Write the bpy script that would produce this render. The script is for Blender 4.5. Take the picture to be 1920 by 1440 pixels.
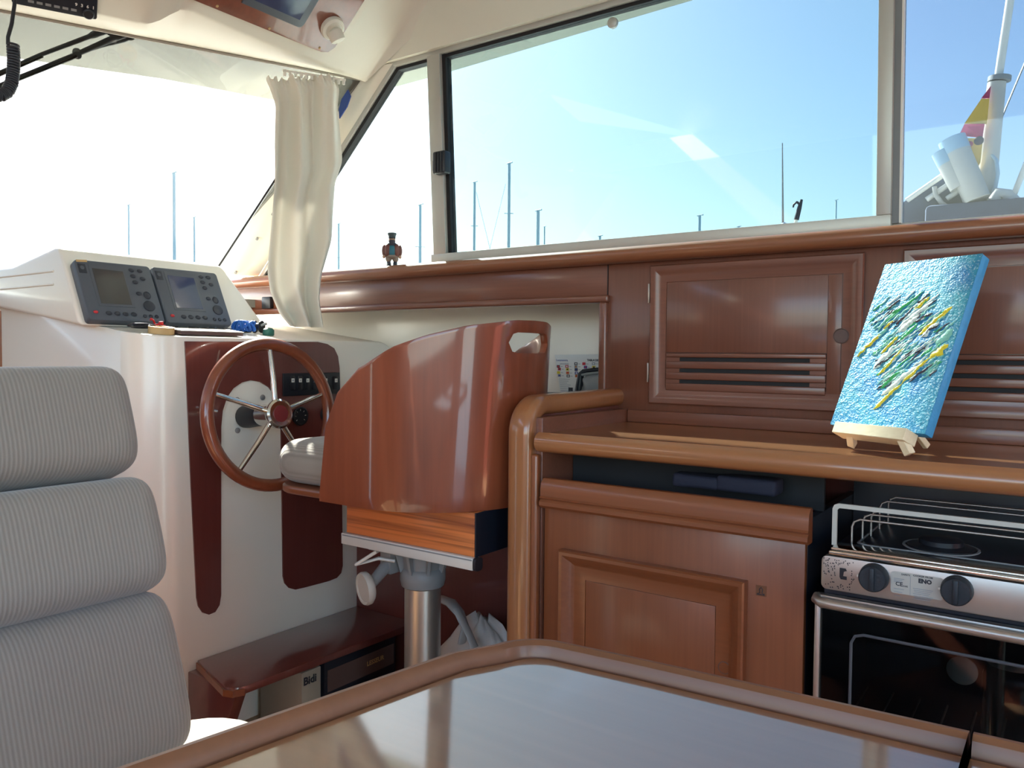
import bpy, bmesh, math, random
from mathutils import Vector, Matrix, noise
random.seed(7)
SC = bpy.context.scene
for o in list(bpy.data.objects): bpy.data.objects.remove(o)
COL = SC.collection
R = math.radians
V = Vector

# ------------------------------------------------------------------ camera
YAW, PIT, ROL, FPX = R(35.4), R(-2.1), R(0.5), 1490.0
CAM = V((0, 0, 1.10))
_f = V((-math.sin(YAW)*math.cos(PIT), math.cos(YAW)*math.cos(PIT), math.sin(PIT)))
_r0 = V((math.cos(YAW), math.sin(YAW), 0)); _u0 = _r0.cross(_f)
_r = _r0*math.cos(ROL) + _u0*math.sin(ROL); _u = -_r0*math.sin(ROL) + _u0*math.cos(ROL)
cd = bpy.data.cameras.new('camera'); cam = bpy.data.objects.new('camera', cd); COL.objects.link(cam)
cd.sensor_fit = 'HORIZONTAL'; cd.sensor_width = 36; cd.lens = 36*FPX/1920; cd.clip_start = 0.02; cd.clip_end = 2000
mw = Matrix((( _r.x, _u.x, -_f.x, CAM.x), (_r.y, _u.y, -_f.y, CAM.y), (_r.z, _u.z, -_f.z, CAM.z), (0, 0, 0, 1)))
cam.matrix_world = mw
SC.camera = cam

# ------------------------------------------------------------------ sky, sun, exposure
SUN_EL, SUN_AZ = R(40), R(27)           # azimuth measured from dead ahead (-X) towards the galley side (+Y)
SUN = V((-math.cos(SUN_AZ)*math.cos(SUN_EL), math.sin(SUN_AZ)*math.cos(SUN_EL), math.sin(SUN_EL)))
w = bpy.data.worlds.new('sky'); SC.world = w; w.use_nodes = True
nt = w.node_tree; nt.nodes.clear()
sky = nt.nodes.new('ShaderNodeTexSky'); sky.sky_type = 'NISHITA'; sky.sun_disc = False
sky.sun_elevation = SUN_EL; sky.sun_rotation = math.atan2(SUN.x, SUN.y)
sky.air_density = 1.0; sky.dust_density = 1.6; sky.ozone_density = 1.6
bg = nt.nodes.new('ShaderNodeBackground'); bg.inputs[1].default_value = 0.30
wo = nt.nodes.new('ShaderNodeOutputWorld')
hs = nt.nodes.new('ShaderNodeHueSaturation'); hs.inputs['Saturation'].default_value = 1.1
tn = nt.nodes.new('ShaderNodeMix'); tn.data_type = 'RGBA'; tn.blend_type = 'MULTIPLY'; tn.inputs[0].default_value = 1; tn.inputs[7].default_value = (1.03, 0.98, 0.91, 1)   # warm tint offsetting the blue skylight
nt.links.new(sky.outputs[0], hs.inputs['Color']); nt.links.new(hs.outputs[0], tn.inputs[6]); nt.links.new(tn.outputs[2], bg.inputs[0]); nt.links.new(bg.outputs[0], wo.inputs[0])
sl = bpy.data.lights.new('sun', 'SUN'); sl.energy = 25.0; sl.angle = R(1.6); sl.color = (1, 0.94, 0.84)
so = bpy.data.objects.new('sun', sl); COL.objects.link(so)
so.rotation_euler = SUN.to_track_quat('Z', 'Y').to_euler(); so.location = SUN*20
SC.view_settings.view_transform = 'Standard'; SC.view_settings.look = 'None'
SC.view_settings.gamma = 1; SC.view_settings.use_curve_mapping = False
SC.view_settings.exposure = 2.15

# ------------------------------------------------------------------ pixel rays (direction only; depth comes from the plane touched)
def ray(x, y): return _r*((x-960)/FPX) - _u*((y-720)/FPX) + _f
def PX(x, y, X): d = ray(x, y); return CAM + d*((X-CAM.x)/d.x)
def PY(x, y, Y): d = ray(x, y); return CAM + d*((Y-CAM.y)/d.y)
def PZ(x, y, Z): d = ray(x, y); return CAM + d*((Z-CAM.z)/d.z)
def PPL(x, y, p, n): d = ray(x, y); return CAM + d*((p-CAM).dot(n)/d.dot(n))

# ------------------------------------------------------------------ materials
def M_(name):
    m = bpy.data.materials.new(name); m.use_nodes = True
    n = m.node_tree.nodes; b = n['Principled BSDF']
    return m, n, m.node_tree.links, b
def setb(b, col=None, rough=None, metal=None, coat=None, coatr=None, spec=None, trans=None, sheen=None):
    if col is not None: b.inputs['Base Color'].default_value = (*col, 1)
    if rough is not None: b.inputs['Roughness'].default_value = rough
    if metal is not None: b.inputs['Metallic'].default_value = metal
    if coat is not None: b.inputs['Coat Weight'].default_value = coat
    if coatr is not None: b.inputs['Coat Roughness'].default_value = coatr
    if spec is not None: b.inputs['Specular IOR Level'].default_value = spec
    if trans is not None: b.inputs['Transmission Weight'].default_value = trans
    if sheen is not None: b.inputs['Sheen Weight'].default_value = sheen
def plain(name, col, rough=0.5, metal=0, coat=0, coatr=0.1, var=0.06, scale=30, bump=0.0, bscale=200):
    m, n, l, b = M_(name); setb(b, col, rough, metal, coat, coatr)
    tc = n.new('ShaderNodeTexCoord'); nz = n.new('ShaderNodeTexNoise'); nz.inputs['Scale'].default_value = scale; nz.inputs['Detail'].default_value = 4
    l.new(tc.outputs['Object'], nz.inputs['Vector'])
    mx = n.new('ShaderNodeMix'); mx.data_type = 'RGBA'
    mx.inputs[6].default_value = (*[c*(1-var) for c in col], 1); mx.inputs[7].default_value = (*[min(1, c*(1+var)) for c in col], 1)
    l.new(nz.outputs[0], mx.inputs[0]); l.new(mx.outputs[2], b.inputs['Base Color'])
    if bump:
        n2 = n.new('ShaderNodeTexNoise'); n2.inputs['Scale'].default_value = bscale; l.new(tc.outputs['Object'], n2.inputs['Vector'])
        bp = n.new('ShaderNodeBump'); bp.inputs['Strength'].default_value = bump; bp.inputs['Distance'].default_value = 0.002
        l.new(n2.outputs[0], bp.inputs['Height']); l.new(bp.outputs[0], b.inputs['Normal'])
    return m
def wood(name, dark, light, axis=0, fine=55, coarse=7, rough=0.35, coat=0.8, coatr=0.08, streak=0.5, contrast=(0.3, 0.7)):
    m, n, l, b = M_(name); setb(b, dark, rough, 0, coat, coatr)
    tc = n.new('ShaderNodeTexCoord')
    def layer(sc, along, det):
        mp = n.new('ShaderNodeMapping'); s = [sc]*3; s[axis] = along; mp.inputs['Scale'].default_value = s
        nz = n.new('ShaderNodeTexNoise'); nz.inputs['Scale'].default_value = 1; nz.inputs['Detail'].default_value = det; nz.inputs['Distortion'].default_value = 0.4
        l.new(tc.outputs['Object'], mp.inputs[0]); l.new(mp.outputs[0], nz.inputs['Vector']); return nz.outputs[0]
    a = layer(fine*2.5, 4, 3); c = layer(coarse, 1.3, 3)
    mm = n.new('ShaderNodeMix'); mm.inputs[0].default_value = streak; l.new(c, mm.inputs[2]); l.new(a, mm.inputs[3])
    rp = n.new('ShaderNodeValToRGB'); rp.color_ramp.elements[0].position = contrast[0]; rp.color_ramp.elements[1].position = contrast[1]
    rp.color_ramp.elements[0].color = (*dark, 1); rp.color_ramp.elements[1].color = (*light, 1)
    l.new(mm.outputs[0], rp.inputs[0]); l.new(rp.outputs[0], b.inputs['Base Color'])
    return m
def glass(name, tint, refl=1.0):
    m, n, l, b = M_(name); n.remove(b)
    t = n.new('ShaderNodeBsdfTransparent'); t.inputs[0].default_value = (*tint, 1)
    g = n.new('ShaderNodeBsdfGlossy'); g.inputs['Roughness'].default_value = 0.02
    lw = n.new('ShaderNodeLayerWeight'); lw.inputs[0].default_value = 0.5
    pw = n.new('ShaderNodeMath'); pw.operation = 'POWER'; pw.inputs[1].default_value = 5; l.new(lw.outputs['Facing'], pw.inputs[0])
    ml = n.new('ShaderNodeMath'); ml.operation = 'MULTIPLY_ADD'; ml.inputs[1].default_value = 0.9*refl; ml.inputs[2].default_value = 0.035*refl; l.new(pw.outputs[0], ml.inputs[0])
    mx = n.new('ShaderNodeMixShader'); l.new(ml.outputs[0], mx.inputs[0]); l.new(t.outputs[0], mx.inputs[1]); l.new(g.outputs[0], mx.inputs[2])
    l.new(mx.outputs[0], n['Material Output'].inputs[0]); return m

MAT = {}
MAT['grp'] = plain('white_gelcoat', (0.83, 0.79, 0.71), 0.32, coat=0.3, var=0.02, scale=4)
MAT['cream'] = plain('cream_headliner', (0.78, 0.74, 0.63), 0.45, var=0.02, scale=4)
MAT['mahog'] = wood('mahogany_veneer', (0.14, 0.029, 0.011), (0.29, 0.070, 0.028), 2, 26, 6, 0.36, 0.8, 0.07, 0.25)
MAT['locker'] = wood('dark_mahogany_panel', (0.135, 0.044, 0.025), (0.20, 0.068, 0.038), 0, 60, 6, 0.4, 0.5, 0.15, 0.4)
MAT['lockerv'] = wood('dark_mahogany_upright', (0.135, 0.044, 0.025), (0.20, 0.068, 0.038), 2, 60, 6, 0.4, 0.5, 0.15, 0.4)
MAT['inlay'] = wood('dark_red_inlay', (0.11, 0.024, 0.020), (0.15, 0.038, 0.030), 2, 50, 5, 0.35, 0.9, 0.06, 0.35)
MAT['cherry'] = wood('cherry_wood', (0.19, 0.050, 0.016), (0.26, 0.078, 0.027), 0, 50, 6, 0.40, 0.45, 0.16, 0.4)
MAT['cherryv'] = wood('cherry_wood_upright', (0.19, 0.050, 0.016), (0.26, 0.078, 0.027), 2, 50, 6, 0.40, 0.45, 0.16, 0.4)
MAT['rail'] = wood('orange_rail_wood', (0.27, 0.098, 0.034), (0.36, 0.140, 0.052), 0, 45, 6, 0.35, 0.8, 0.1, 0.3)
MAT['railv'] = wood('orange_rail_upright', (0.27, 0.098, 0.034), (0.36, 0.140, 0.052), 2, 45, 6, 0.35, 0.8, 0.1, 0.3)
MAT['sill'] = wood('sill_wood', (0.22, 0.078, 0.034), (0.30, 0.110, 0.050), 0, 45, 6, 0.38, 0.6, 0.12, 0.3)
MAT['table'] = wood('varnished_table', (0.17, 0.066, 0.024), (0.24, 0.100, 0.040), 0, 40, 5, 0.35, 1.0, 0.06, 0.3)
MAT['table'].node_tree.nodes['Principled BSDF'].inputs['Coat IOR'].default_value = 2.0
MAT['tablerim'] = wood('table_rim', (0.155, 0.056, 0.024), (0.215, 0.082, 0.036), 0, 40, 5, 0.45, 0.2, 0.2, 0.3)
MAT['zebra'] = wood('striped_oak_laminate', (0.20, 0.040, 0.010), (0.70, 0.19, 0.045), 0, 70, 60, 0.45, 0.3, 0.2, 0.15, (0.40, 0.58))
MAT['pine'] = wood('pale_beech', (0.72, 0.55, 0.34), (0.85, 0.70, 0.48), 0, 60, 8, 0.5, 0.1, 0.3)
MAT['alu'] = plain('anodised_aluminium', (0.50, 0.49, 0.45), 0.42, 0.35, var=0.02)
MAT['alucol'] = plain('satin_pedestal', (0.62, 0.57, 0.50), 0.34, 0.85, var=0.02)
MAT['track'] = plain('white_seat_track', (0.70, 0.67, 0.62), 0.4, 0.2, var=0.02)
MAT['chrome'] = plain('polished_chrome', (0.78, 0.75, 0.70), 0.12, 1.0, var=0.01)
MAT['steel'] = plain('brushed_stainless', (0.50, 0.44, 0.39), 0.36, 0.85, var=0.05, scale=60)
MAT['greyplast'] = plain('grey_plastic', (0.26, 0.26, 0.26), 0.45, var=0.03)
MAT['lightplast'] = plain('pale_grey_plastic', (0.52, 0.49, 0.44), 0.45, var=0.03)
MAT['trimgrey'] = plain('beige_seal', (0.33, 0.30, 0.25), 0.6, var=0.03)
MAT['black'] = plain('black_plastic', (0.012, 0.014, 0.020), 0.4, var=0.1)
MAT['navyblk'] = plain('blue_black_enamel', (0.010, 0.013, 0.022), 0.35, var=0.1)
MAT['plotter'] = plain('slate_plotter_case', (0.085, 0.098, 0.120), 0.45, var=0.04)
MAT['button'] = plain('dark_rubber_button', (0.028, 0.033, 0.045), 0.5, var=0.05)
MAT['red'] = plain('red_plastic', (0.55, 0.03, 0.04), 0.4, var=0.05)
MAT['hubred'] = plain('dark_red_disc', (0.17, 0.018, 0.02), 0.4, var=0.05)
MAT['screen'] = plain('dark_lcd', (0.055, 0.060, 0.062), 0.12, coat=1, coatr=0.03, var=0.1)
MAT['screenb'] = plain('blue_lcd', (0.045, 0.060, 0.130), 0.12, coat=1, coatr=0.03, var=0.1)
MAT['white'] = plain('white_plastic', (0.78, 0.75, 0.68), 0.4, var=0.02)
MAT['paper'] = plain('white_paper', (0.72, 0.72, 0.70), 0.7, var=0.02)
MAT['ink'] = plain('dark_ink', (0.03, 0.03, 0.04), 0.6, var=0.02)
MAT['greyink'] = plain('grey_ink', (0.30, 0.32, 0.36), 0.6, var=0.02)
MAT['dark'] = plain('gasket_and_shade_black', (0.008, 0.008, 0.010), 0.7, var=0.1)  # black of gaskets and joints, also painted shade inside gaps and vents
MAT['bluecord'] = plain('blue_cord', (0.01, 0.10, 0.42), 0.6, var=0.1)
MAT['bluestrap'] = plain('navy_strap', (0.02, 0.055, 0.24), 0.7, var=0.1)
MAT['redcord'] = plain('red_cord', (0.45, 0.02, 0.03), 0.6, var=0.1)
MAT['green'] = plain('dark_green_plastic', (0.01, 0.10, 0.08), 0.5, var=0.1)
MAT['kraft'] = plain('kraft_tape', (0.55, 0.36, 0.16), 0.6, var=0.08)
MAT['card'] = plain('cream_card', (0.42, 0.36, 0.28), 0.7, var=0.05)
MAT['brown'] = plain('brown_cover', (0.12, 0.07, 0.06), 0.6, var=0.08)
MAT['bag'] = plain('white_plastic_bag', (0.62, 0.58, 0.53), 0.35, var=0.05, bump=0.6, bscale=60)
MAT['water'] = plain('harbour_water', (0.05, 0.10, 0.12), 0.12, var=0.2, scale=0.5, bump=0.5, bscale=3)
MAT['mast'] = plain('haze_paled_mast', (0.66, 0.74, 0.76), 0.5, 0.0, var=0.05)  # pale blue puts the haze before distant masts into their colour
MAT['tarp'] = plain('navy_canvas', (0.065, 0.085, 0.135), 0.75, var=0.2, scale=6, bump=0.4, bscale=20)
MAT['hull'] = plain('boat_hull_white', (0.75, 0.75, 0.73), 0.35, var=0.02)
MAT['wiper'] = plain('wiper_grey', (0.19, 0.20, 0.21), 0.5, var=0.05)
MAT['sole'] = wood('teak_sole', (0.32, 0.19, 0.10), (0.46, 0.29, 0.17), 0, 40, 6, 0.4, 0.4, 0.2)
MAT['deck'] = plain('grey_nonslip_deck', (0.16, 0.155, 0.14), 0.8, var=0.1)
MAT['eave'] = plain('green_white_overhang', (0.36, 0.36, 0.29), 0.5, var=0.03)
MAT['skin'] = plain('figurine_skin', (0.45, 0.28, 0.2), 0.5)
MAT['coat'] = plain('figurine_red_coat', (0.14, 0.05, 0.04), 0.5)
MAT['shirt'] = plain('figurine_teal_shirt', (0.02, 0.14, 0.20), 0.5)
MAT['cap'] = plain('figurine_cap', (0.03, 0.05, 0.06), 0.5)
MAT['beard'] = plain('figurine_beard', (0.03, 0.03, 0.05), 0.7)
MAT['trouser'] = plain('figurine_trousers', (0.22, 0.18, 0.15), 0.6)
MAT['boot'] = plain('figurine_boots', (0.02, 0.025, 0.04), 0.5)
MAT['doorprint'] = plain('grey_door_print', (0.085, 0.090, 0.105), 0.5)
MAT['cloth'] = plain('dark_navy_cloth', (0.016, 0.017, 0.035), 0.8, bump=0.5, bscale=80)
MAT['knobcoat'] = plain('dark_slate_knob', (0.018, 0.024, 0.032), 0.5, var=0.15, bump=0.3)
MAT['yellow'] = plain('yellow_print', (0.70, 0.55, 0.03), 0.6)
MAT['blueprint'] = plain('blue_print', (0.03, 0.06, 0.30), 0.6)
MAT['redprint'] = plain('red_print', (0.50, 0.03, 0.05), 0.6)
MAT['orange'] = plain('orange_print', (0.60, 0.20, 0.03), 0.6)
MAT['flagred'] = plain('flag_red', (0.50, 0.05, 0.12), 0.7, var=0.08)
MAT['flagyel'] = plain('flag_yellow', (0.75, 0.48, 0.10), 0.7, var=0.08)
MAT['paleblue'] = plain('pale_blue_plastic', (0.35, 0.50, 0.62), 0.4)
MAT['glass_side'] = glass('side_window_glass', (0.32, 0.375, 0.385))
MAT['glass_quarter'] = glass('quarter_light_glass', (0.42, 0.46, 0.46))
MAT['glass_aft'] = glass('aft_pane_glass', (0.315, 0.355, 0.38))
MAT['glass_front'] = glass('windscreen_glass', (0.48, 0.495, 0.495))
MAT['ovenglass'] = glass('smoked_oven_glass', (0.40, 0.43, 0.44), 0.35)
MAT['jarglass'] = glass('clear_jar_glass', (0.85, 0.9, 0.88), 1.6)

def fabric():
    m, n, l, b = M_('ribbed_offwhite_fabric'); setb(b, (0.45, 0.42, 0.36), 0.9, sheen=0.3)
    tc = n.new('ShaderNodeTexCoord')
    wv = n.new('ShaderNodeTexWave'); wv.bands_direction = 'Y'; wv.inputs['Scale'].default_value = 56; wv.inputs['Distortion'].default_value = 0.25; wv.inputs['Detail'].default_value = 1; wv.inputs['Detail Scale'].default_value = 40
    l.new(tc.outputs['Object'], wv.inputs['Vector'])
    nz = n.new('ShaderNodeTexNoise'); nz.inputs['Scale'].default_value = 500; l.new(tc.outputs['Object'], nz.inputs['Vector'])
    mx = n.new('ShaderNodeMix'); mx.data_type = 'RGBA'; mx.inputs[6].default_value = (0.235, 0.205, 0.173, 1); mx.inputs[7].default_value = (0.290, 0.256, 0.220, 1)
    l.new(wv.outputs[1], mx.inputs[0]); l.new(mx.outputs[2], b.inputs['Base Color'])
    ad = n.new('ShaderNodeMath'); ad.operation = 'MULTIPLY_ADD'; ad.inputs[1].default_value = 0.5; l.new(nz.outputs[0], ad.inputs[0]); l.new(wv.outputs[1], ad.inputs[2])
    bp = n.new('ShaderNodeBump'); bp.inputs['Strength'].default_value = 0.3; bp.inputs['Distance'].default_value = 0.0012
    l.new(ad.outputs[0], bp.inputs['Height']); l.new(bp.outputs[0], b.inputs['Normal']); return m
MAT['fabric'] = fabric()
def curtain_mat():
    m, n, l, b = M_('cream_curtain_cloth'); setb(b, (0.74, 0.70, 0.61), 0.85, sheen=0.2)
    tr = n.new('ShaderNodeBsdfTranslucent'); tr.inputs[0].default_value = (0.72, 0.66, 0.54, 1)
    mx = n.new('ShaderNodeMixShader'); mx.inputs[0].default_value = 0.06
    l.new(b.outputs[0], mx.inputs[1]); l.new(tr.outputs[0], mx.inputs[2]); l.new(mx.outputs[0], n['Material Output'].inputs[0])
    tc = n.new('ShaderNodeTexCoord'); nz = n.new('ShaderNodeTexNoise'); nz.inputs['Scale'].default_value = 300; l.new(tc.outputs['Object'], nz.inputs['Vector'])
    bp = n.new('ShaderNodeBump'); bp.inputs['Strength'].default_value = 0.2; bp.inputs['Distance'].default_value = 0.001
    l.new(nz.outputs[0], bp.inputs['Height']); l.new(bp.outputs[0], b.inputs['Normal']); return m
MAT['curtain'] = curtain_mat()
def painting_mat():
    # glittery turquoise ground, mottled blues with pale specks all over
    m, n, l, b = M_('turquoise_glitter_paint'); setb(b, (0.05, 0.4, 0.6), 0.35)
    tc = n.new('ShaderNodeTexCoord')
    v = n.new('ShaderNodeTexVoronoi'); v.inputs['Scale'].default_value = 420; l.new(tc.outputs['Object'], v.inputs['Vector'])
    nz = n.new('ShaderNodeTexNoise'); nz.inputs['Scale'].default_value = 18; nz.inputs['Detail'].default_value = 6; l.new(tc.outputs['Object'], nz.inputs['Vector'])
    n3 = n.new('ShaderNodeTexNoise'); n3.inputs['Scale'].default_value = 260; n3.inputs['Detail'].default_value = 3; l.new(tc.outputs['Object'], n3.inputs['Vector'])
    rp = n.new('ShaderNodeValToRGB'); e = rp.color_ramp.elements
    e[0].position = 0.32; e[0].color = (0.004, 0.16, 0.42, 1); e[1].position = 0.68; e[1].color = (0.045, 0.34, 0.44, 1)
    l.new(nz.outputs[0], rp.inputs[0])
    rs = n.new('ShaderNodeValToRGB'); rs.color_ramp.elements[0].position = 0.55; rs.color_ramp.elements[1].position = 0.76
    l.new(n3.outputs[0], rs.inputs[0])
    mx = n.new('ShaderNodeMix'); mx.data_type = 'RGBA'; mx.inputs[7].default_value = (0.50, 0.68, 0.74, 1)
    l.new(rs.outputs[0], mx.inputs[0]); l.new(rp.outputs[0], mx.inputs[6]); l.new(mx.outputs[2], b.inputs['Base Color'])
    bp = n.new('ShaderNodeBump'); bp.inputs['Strength'].default_value = 0.9; bp.inputs['Distance'].default_value = 0.0015
    l.new(n3.outputs[0], bp.inputs['Height']); l.new(bp.outputs[0], b.inputs['Normal']); return m
MAT['paint'] = painting_mat()
MAT['canvas_side'] = plain('blue_canvas_edge', (0.04, 0.27, 0.52), 0.5, var=0.15, scale=60, bump=0.3)
MAT['p_white'] = plain('white_impasto', (0.66, 0.72, 0.68), 0.35, var=0.1, scale=90, bump=0.8, bscale=250)
MAT['p_green'] = plain('green_impasto', (0.05, 0.42, 0.12), 0.35, var=0.35, scale=90, bump=0.8, bscale=250)
MAT['p_mint'] = plain('mint_impasto', (0.22, 0.52, 0.42), 0.35, var=0.3, scale=90, bump=0.8, bscale=250)
MAT['p_yellow'] = plain('yellow_impasto', (0.78, 0.58, 0.02), 0.35, var=0.15, scale=90, bump=0.8, bscale=250)
MAT['p_dark'] = plain('plum_impasto', (0.07, 0.05, 0.06), 0.35, var=0.3, scale=90, bump=0.8, bscale=250)

# ------------------------------------------------------------------ object helpers
def link(name, me, mat, parent=None, world=True, smooth=35):
    if isinstance(mat, str): mat = MAT[mat]
    if not me.materials: me.materials.append(mat)
    if smooth:
        for p in me.polygons: p.use_smooth = True
        me.set_sharp_from_angle(angle=R(smooth))
    o = bpy.data.objects.new(name, me); COL.objects.link(o)
    if parent is not None:
        o.parent = parent
        if world: o.matrix_parent_inverse = PINV.get(parent.name, parent.matrix_basis.inverted())
    return o
PINV = {}
def fin(name, bm, mat, parent=None, world=True, smooth=35):
    bmesh.ops.recalc_face_normals(bm, faces=bm.faces[:])
    me = bpy.data.meshes.new(name); bm.to_mesh(me); bm.free()
    o = link(name, me, mat, parent, world, smooth)
    PINV[o.name] = Matrix()
    return o
def tag(o, label=None, cat=None, group=None, kind=None):
    if label: o['label'] = label
    if cat: o['category'] = cat
    if group: o['group'] = group
    if kind: o['kind'] = kind
    return o
def thing(name, label, cat, loc=(0, 0, 0), group=None, mat=None):
    o = bpy.data.objects.new(name, None); COL.objects.link(o); o.empty_display_size = 0.05
    if mat is not None:
        l_, q_, s_ = mat.decompose(); o.location = l_; o.rotation_euler = q_.to_euler()
        mm = mat
    else:
        o.location = loc; mm = Matrix.Translation(loc)
    PINV[o.name] = mm.inverted()
    return tag(o, label, cat, group)
def struct(o): o['kind'] = 'structure'; return o

def bev(bm, width, seg=2, ang=30, sel=None):
    if width <= 0: return
    bm.normal_update(); es = []
    for e in bm.edges:
        if len(e.link_faces) == 2 and e.calc_face_angle(0) > R(ang) and (sel is None or sel(e)): es.append(e)
    if es: bmesh.ops.bevel(bm, geom=es, offset=width, segments=seg, profile=0.5, affect='EDGES', clamp_overlap=True)
def b_box(bm, a, b):
    x0, y0, z0 = [min(p, q) for p, q in zip(a, b)]; x1, y1, z1 = [max(p, q) for p, q in zip(a, b)]
    v = [bm.verts.new(p) for p in ((x0,y0,z0),(x1,y0,z0),(x1,y1,z0),(x0,y1,z0),(x0,y0,z1),(x1,y0,z1),(x1,y1,z1),(x0,y1,z1))]
    for f in ((0,3,2,1),(4,5,6,7),(0,1,5,4),(1,2,6,5),(2,3,7,6),(3,0,4,7)): bm.faces.new([v[i] for i in f])
def box(name, a, b, mat, parent=None, bevel=0.003, seg=2, world=True):
    bm = bmesh.new(); b_box(bm, a, b); bev(bm, bevel, seg); return fin(name, bm, mat, parent, world)
def b_prism(bm, pts, d):
    """pts: list of 3D points (planar loop); d: extrusion vector"""
    d = V(d); a = [bm.verts.new(p) for p in pts]; c = [bm.verts.new(V(p)+d) for p in pts]
    n = len(pts); bm.faces.new(a[::-1]); bm.faces.new(c)
    for i in range(n): bm.faces.new((a[i], a[(i+1) % n], c[(i+1) % n], c[i]))
def prism(name, pts, d, mat, parent=None, bevel=0.0, seg=2, world=True, ang=30):
    bm = bmesh.new(); b_prism(bm, pts, d); bmesh.ops.recalc_face_normals(bm, faces=bm.faces[:])
    bev(bm, bevel, seg, ang); return fin(name, bm, mat, parent, world)
def frame_axes(t):
    t = t.normalized(); up = V((0, 0, 1)) if abs(t.z) < 0.95 else V((1, 0, 0))
    s = t.cross(up).normalized(); return s, s.cross(t).normalized()
def b_tube(bm, pts, r, n=10, closed=False, caps=True, flat=1.0):
    pts = [V(p) for p in pts]; k = len(pts); rs = r if isinstance(r, (list, tuple)) else [r]*k
    rings = []; s = None
    for i, p in enumerate(pts):
        if closed: t = pts[(i+1) % k]-pts[i-1]
        else: t = pts[min(i+1, k-1)]-pts[max(i-1, 0)]
        if t.length < 1e-9: t = V((0, 0, 1))
        t.normalize()
        if s is None: s, u = frame_axes(t)
        else:
            s = (s - t*s.dot(t))
            if s.length < 1e-6: s, u = frame_axes(t)
            s.normalize(); u = s.cross(t)
        rings.append([bm.verts.new(p + (s*math.cos(2*math.pi*j/n) + u*math.sin(2*math.pi*j/n)*flat)*rs[i]) for j in range(n)])
    m = k if closed else k-1
    for i in range(m):
        a, b = rings[i], rings[(i+1) % k]
        for j in range(n): bm.faces.new((a[j], a[(j+1) % n], b[(j+1) % n], b[j]))
    if caps and not closed: bm.faces.new(rings[0][::-1]); bm.faces.new(rings[-1])
def tube(name, pts, r, mat, parent=None, n=10, closed=False, world=True, flat=1.0):
    bm = bmesh.new(); b_tube(bm, pts, r, n, closed, True, flat); return fin(name, bm, mat, parent, world, 50)
def b_lathe(bm, prof, c, axis, n=24):
    """prof: (radius, height) list along axis"""
    c = V(c); ax = V(axis).normalized(); s, u = frame_axes(ax); rings = []
    for r, h in prof:
        if r < 1e-6: rings.append([bm.verts.new(c+ax*h)])
        else: rings.append([bm.verts.new(c+ax*h+(s*math.cos(2*math.pi*j/n)+u*math.sin(2*math.pi*j/n))*r) for j in range(n)])
    for a, b in zip(rings, rings[1:]):
        for j in range(n):
            q = [a[j % len(a)], a[(j+1) % len(a)], b[(j+1) % len(b)], b[j % len(b)]]
            q = list(dict.fromkeys(q))
            if len(q) > 2: bm.faces.new(q)
    if len(rings[0]) > 1: bm.faces.new(rings[0][::-1])
    if len(rings[-1]) > 1: bm.faces.new(rings[-1])
def lathe(name, prof, c, axis, mat, parent=None, n=24, world=True):
    bm = bmesh.new(); b_lathe(bm, prof, c, axis, n); return fin(name, bm, mat, parent, world, 40)
def b_grid(bm, rows, close_u=False):
    g = [[bm.verts.new(p) for p in r] for r in rows]
    for a, b in zip(g, g[1:]):
        m = len(a) if close_u else len(a)-1
        for j in range(m): bm.faces.new((a[j], a[(j+1) % len(a)], b[(j+1) % len(a)], b[j]))
    return g
def sheet(name, rows, mat, parent=None, thick=0.0, world=True, smooth=60, subd=0):
    bm = bmesh.new(); b_grid(bm, rows)
    if thick:
        bmesh.ops.recalc_face_normals(bm, faces=bm.faces[:])
        bmesh.ops.solidify(bm, geom=bm.faces[:], thickness=thick)
    o = fin(name, bm, mat, parent, world, smooth)
    if subd:
        s = o.modifiers.new('sub', 'SUBSURF'); s.levels = subd; s.render_levels = subd
    return o
def rring(w, h, r, n=5):
    """rounded rectangle loop, centred on origin"""
    pts = []
    for cx, cy, a0 in ((w/2-r, h/2-r, 0), (-w/2+r, h/2-r, 90), (-w/2+r, -h/2+r, 180), (w/2-r, -h/2+r, 270)):
        for i in range(n+1):
            a = R(a0+90*i/n); pts.append((cx+r*math.cos(a), cy+r*math.sin(a)))
    return pts
def nested(name, loops, mat, parent=None, cap=True, world=True, smooth=30):
    """loft of closed loops (equal vertex counts); first and last loop capped"""
    bm = bmesh.new(); g = [[bm.verts.new(p) for p in lp] for lp in loops]
    for a, b in zip(g, g[1:]):
        n = len(a)
        for j in range(n): bm.faces.new((a[j], a[(j+1) % n], b[(j+1) % n], b[j]))
    if cap: bm.faces.new(g[0][::-1]); bm.faces.new(g[-1])
    return fin(name, bm, mat, parent, world, smooth)
def text(name, s, size, mtx, mat, parent=None, world=True, bold=0.0, align='LEFT'):
    cu = bpy.data.curves.new(name, 'FONT'); cu.body = s; cu.size = size; cu.extrude = 0.0002; cu.offset = bold; cu.resolution_u = 2; cu.align_x = align
    t = bpy.data.objects.new('tmp', cu); COL.objects.link(t)
    dg = bpy.context.evaluated_depsgraph_get(); me = bpy.data.meshes.new_from_object(t.evaluated_get(dg)); bpy.data.objects.remove(t)
    me.materials.clear(); me.transform(mtx); me.name = name
    return link(name, me, mat, parent, world, 0)
def fmat(o, x, y):
    """frame with origin o, x axis, y axis (z = x cross y)"""
    x = V(x).normalized(); y = V(y).normalized(); z = x.cross(y).normalized(); y = z.cross(x)
    return Matrix(((x.x, y.x, z.x, o[0]), (x.y, y.y, z.y, o[1]), (x.z, y.z, z.z, o[2]), (0, 0, 0, 1)))
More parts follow.
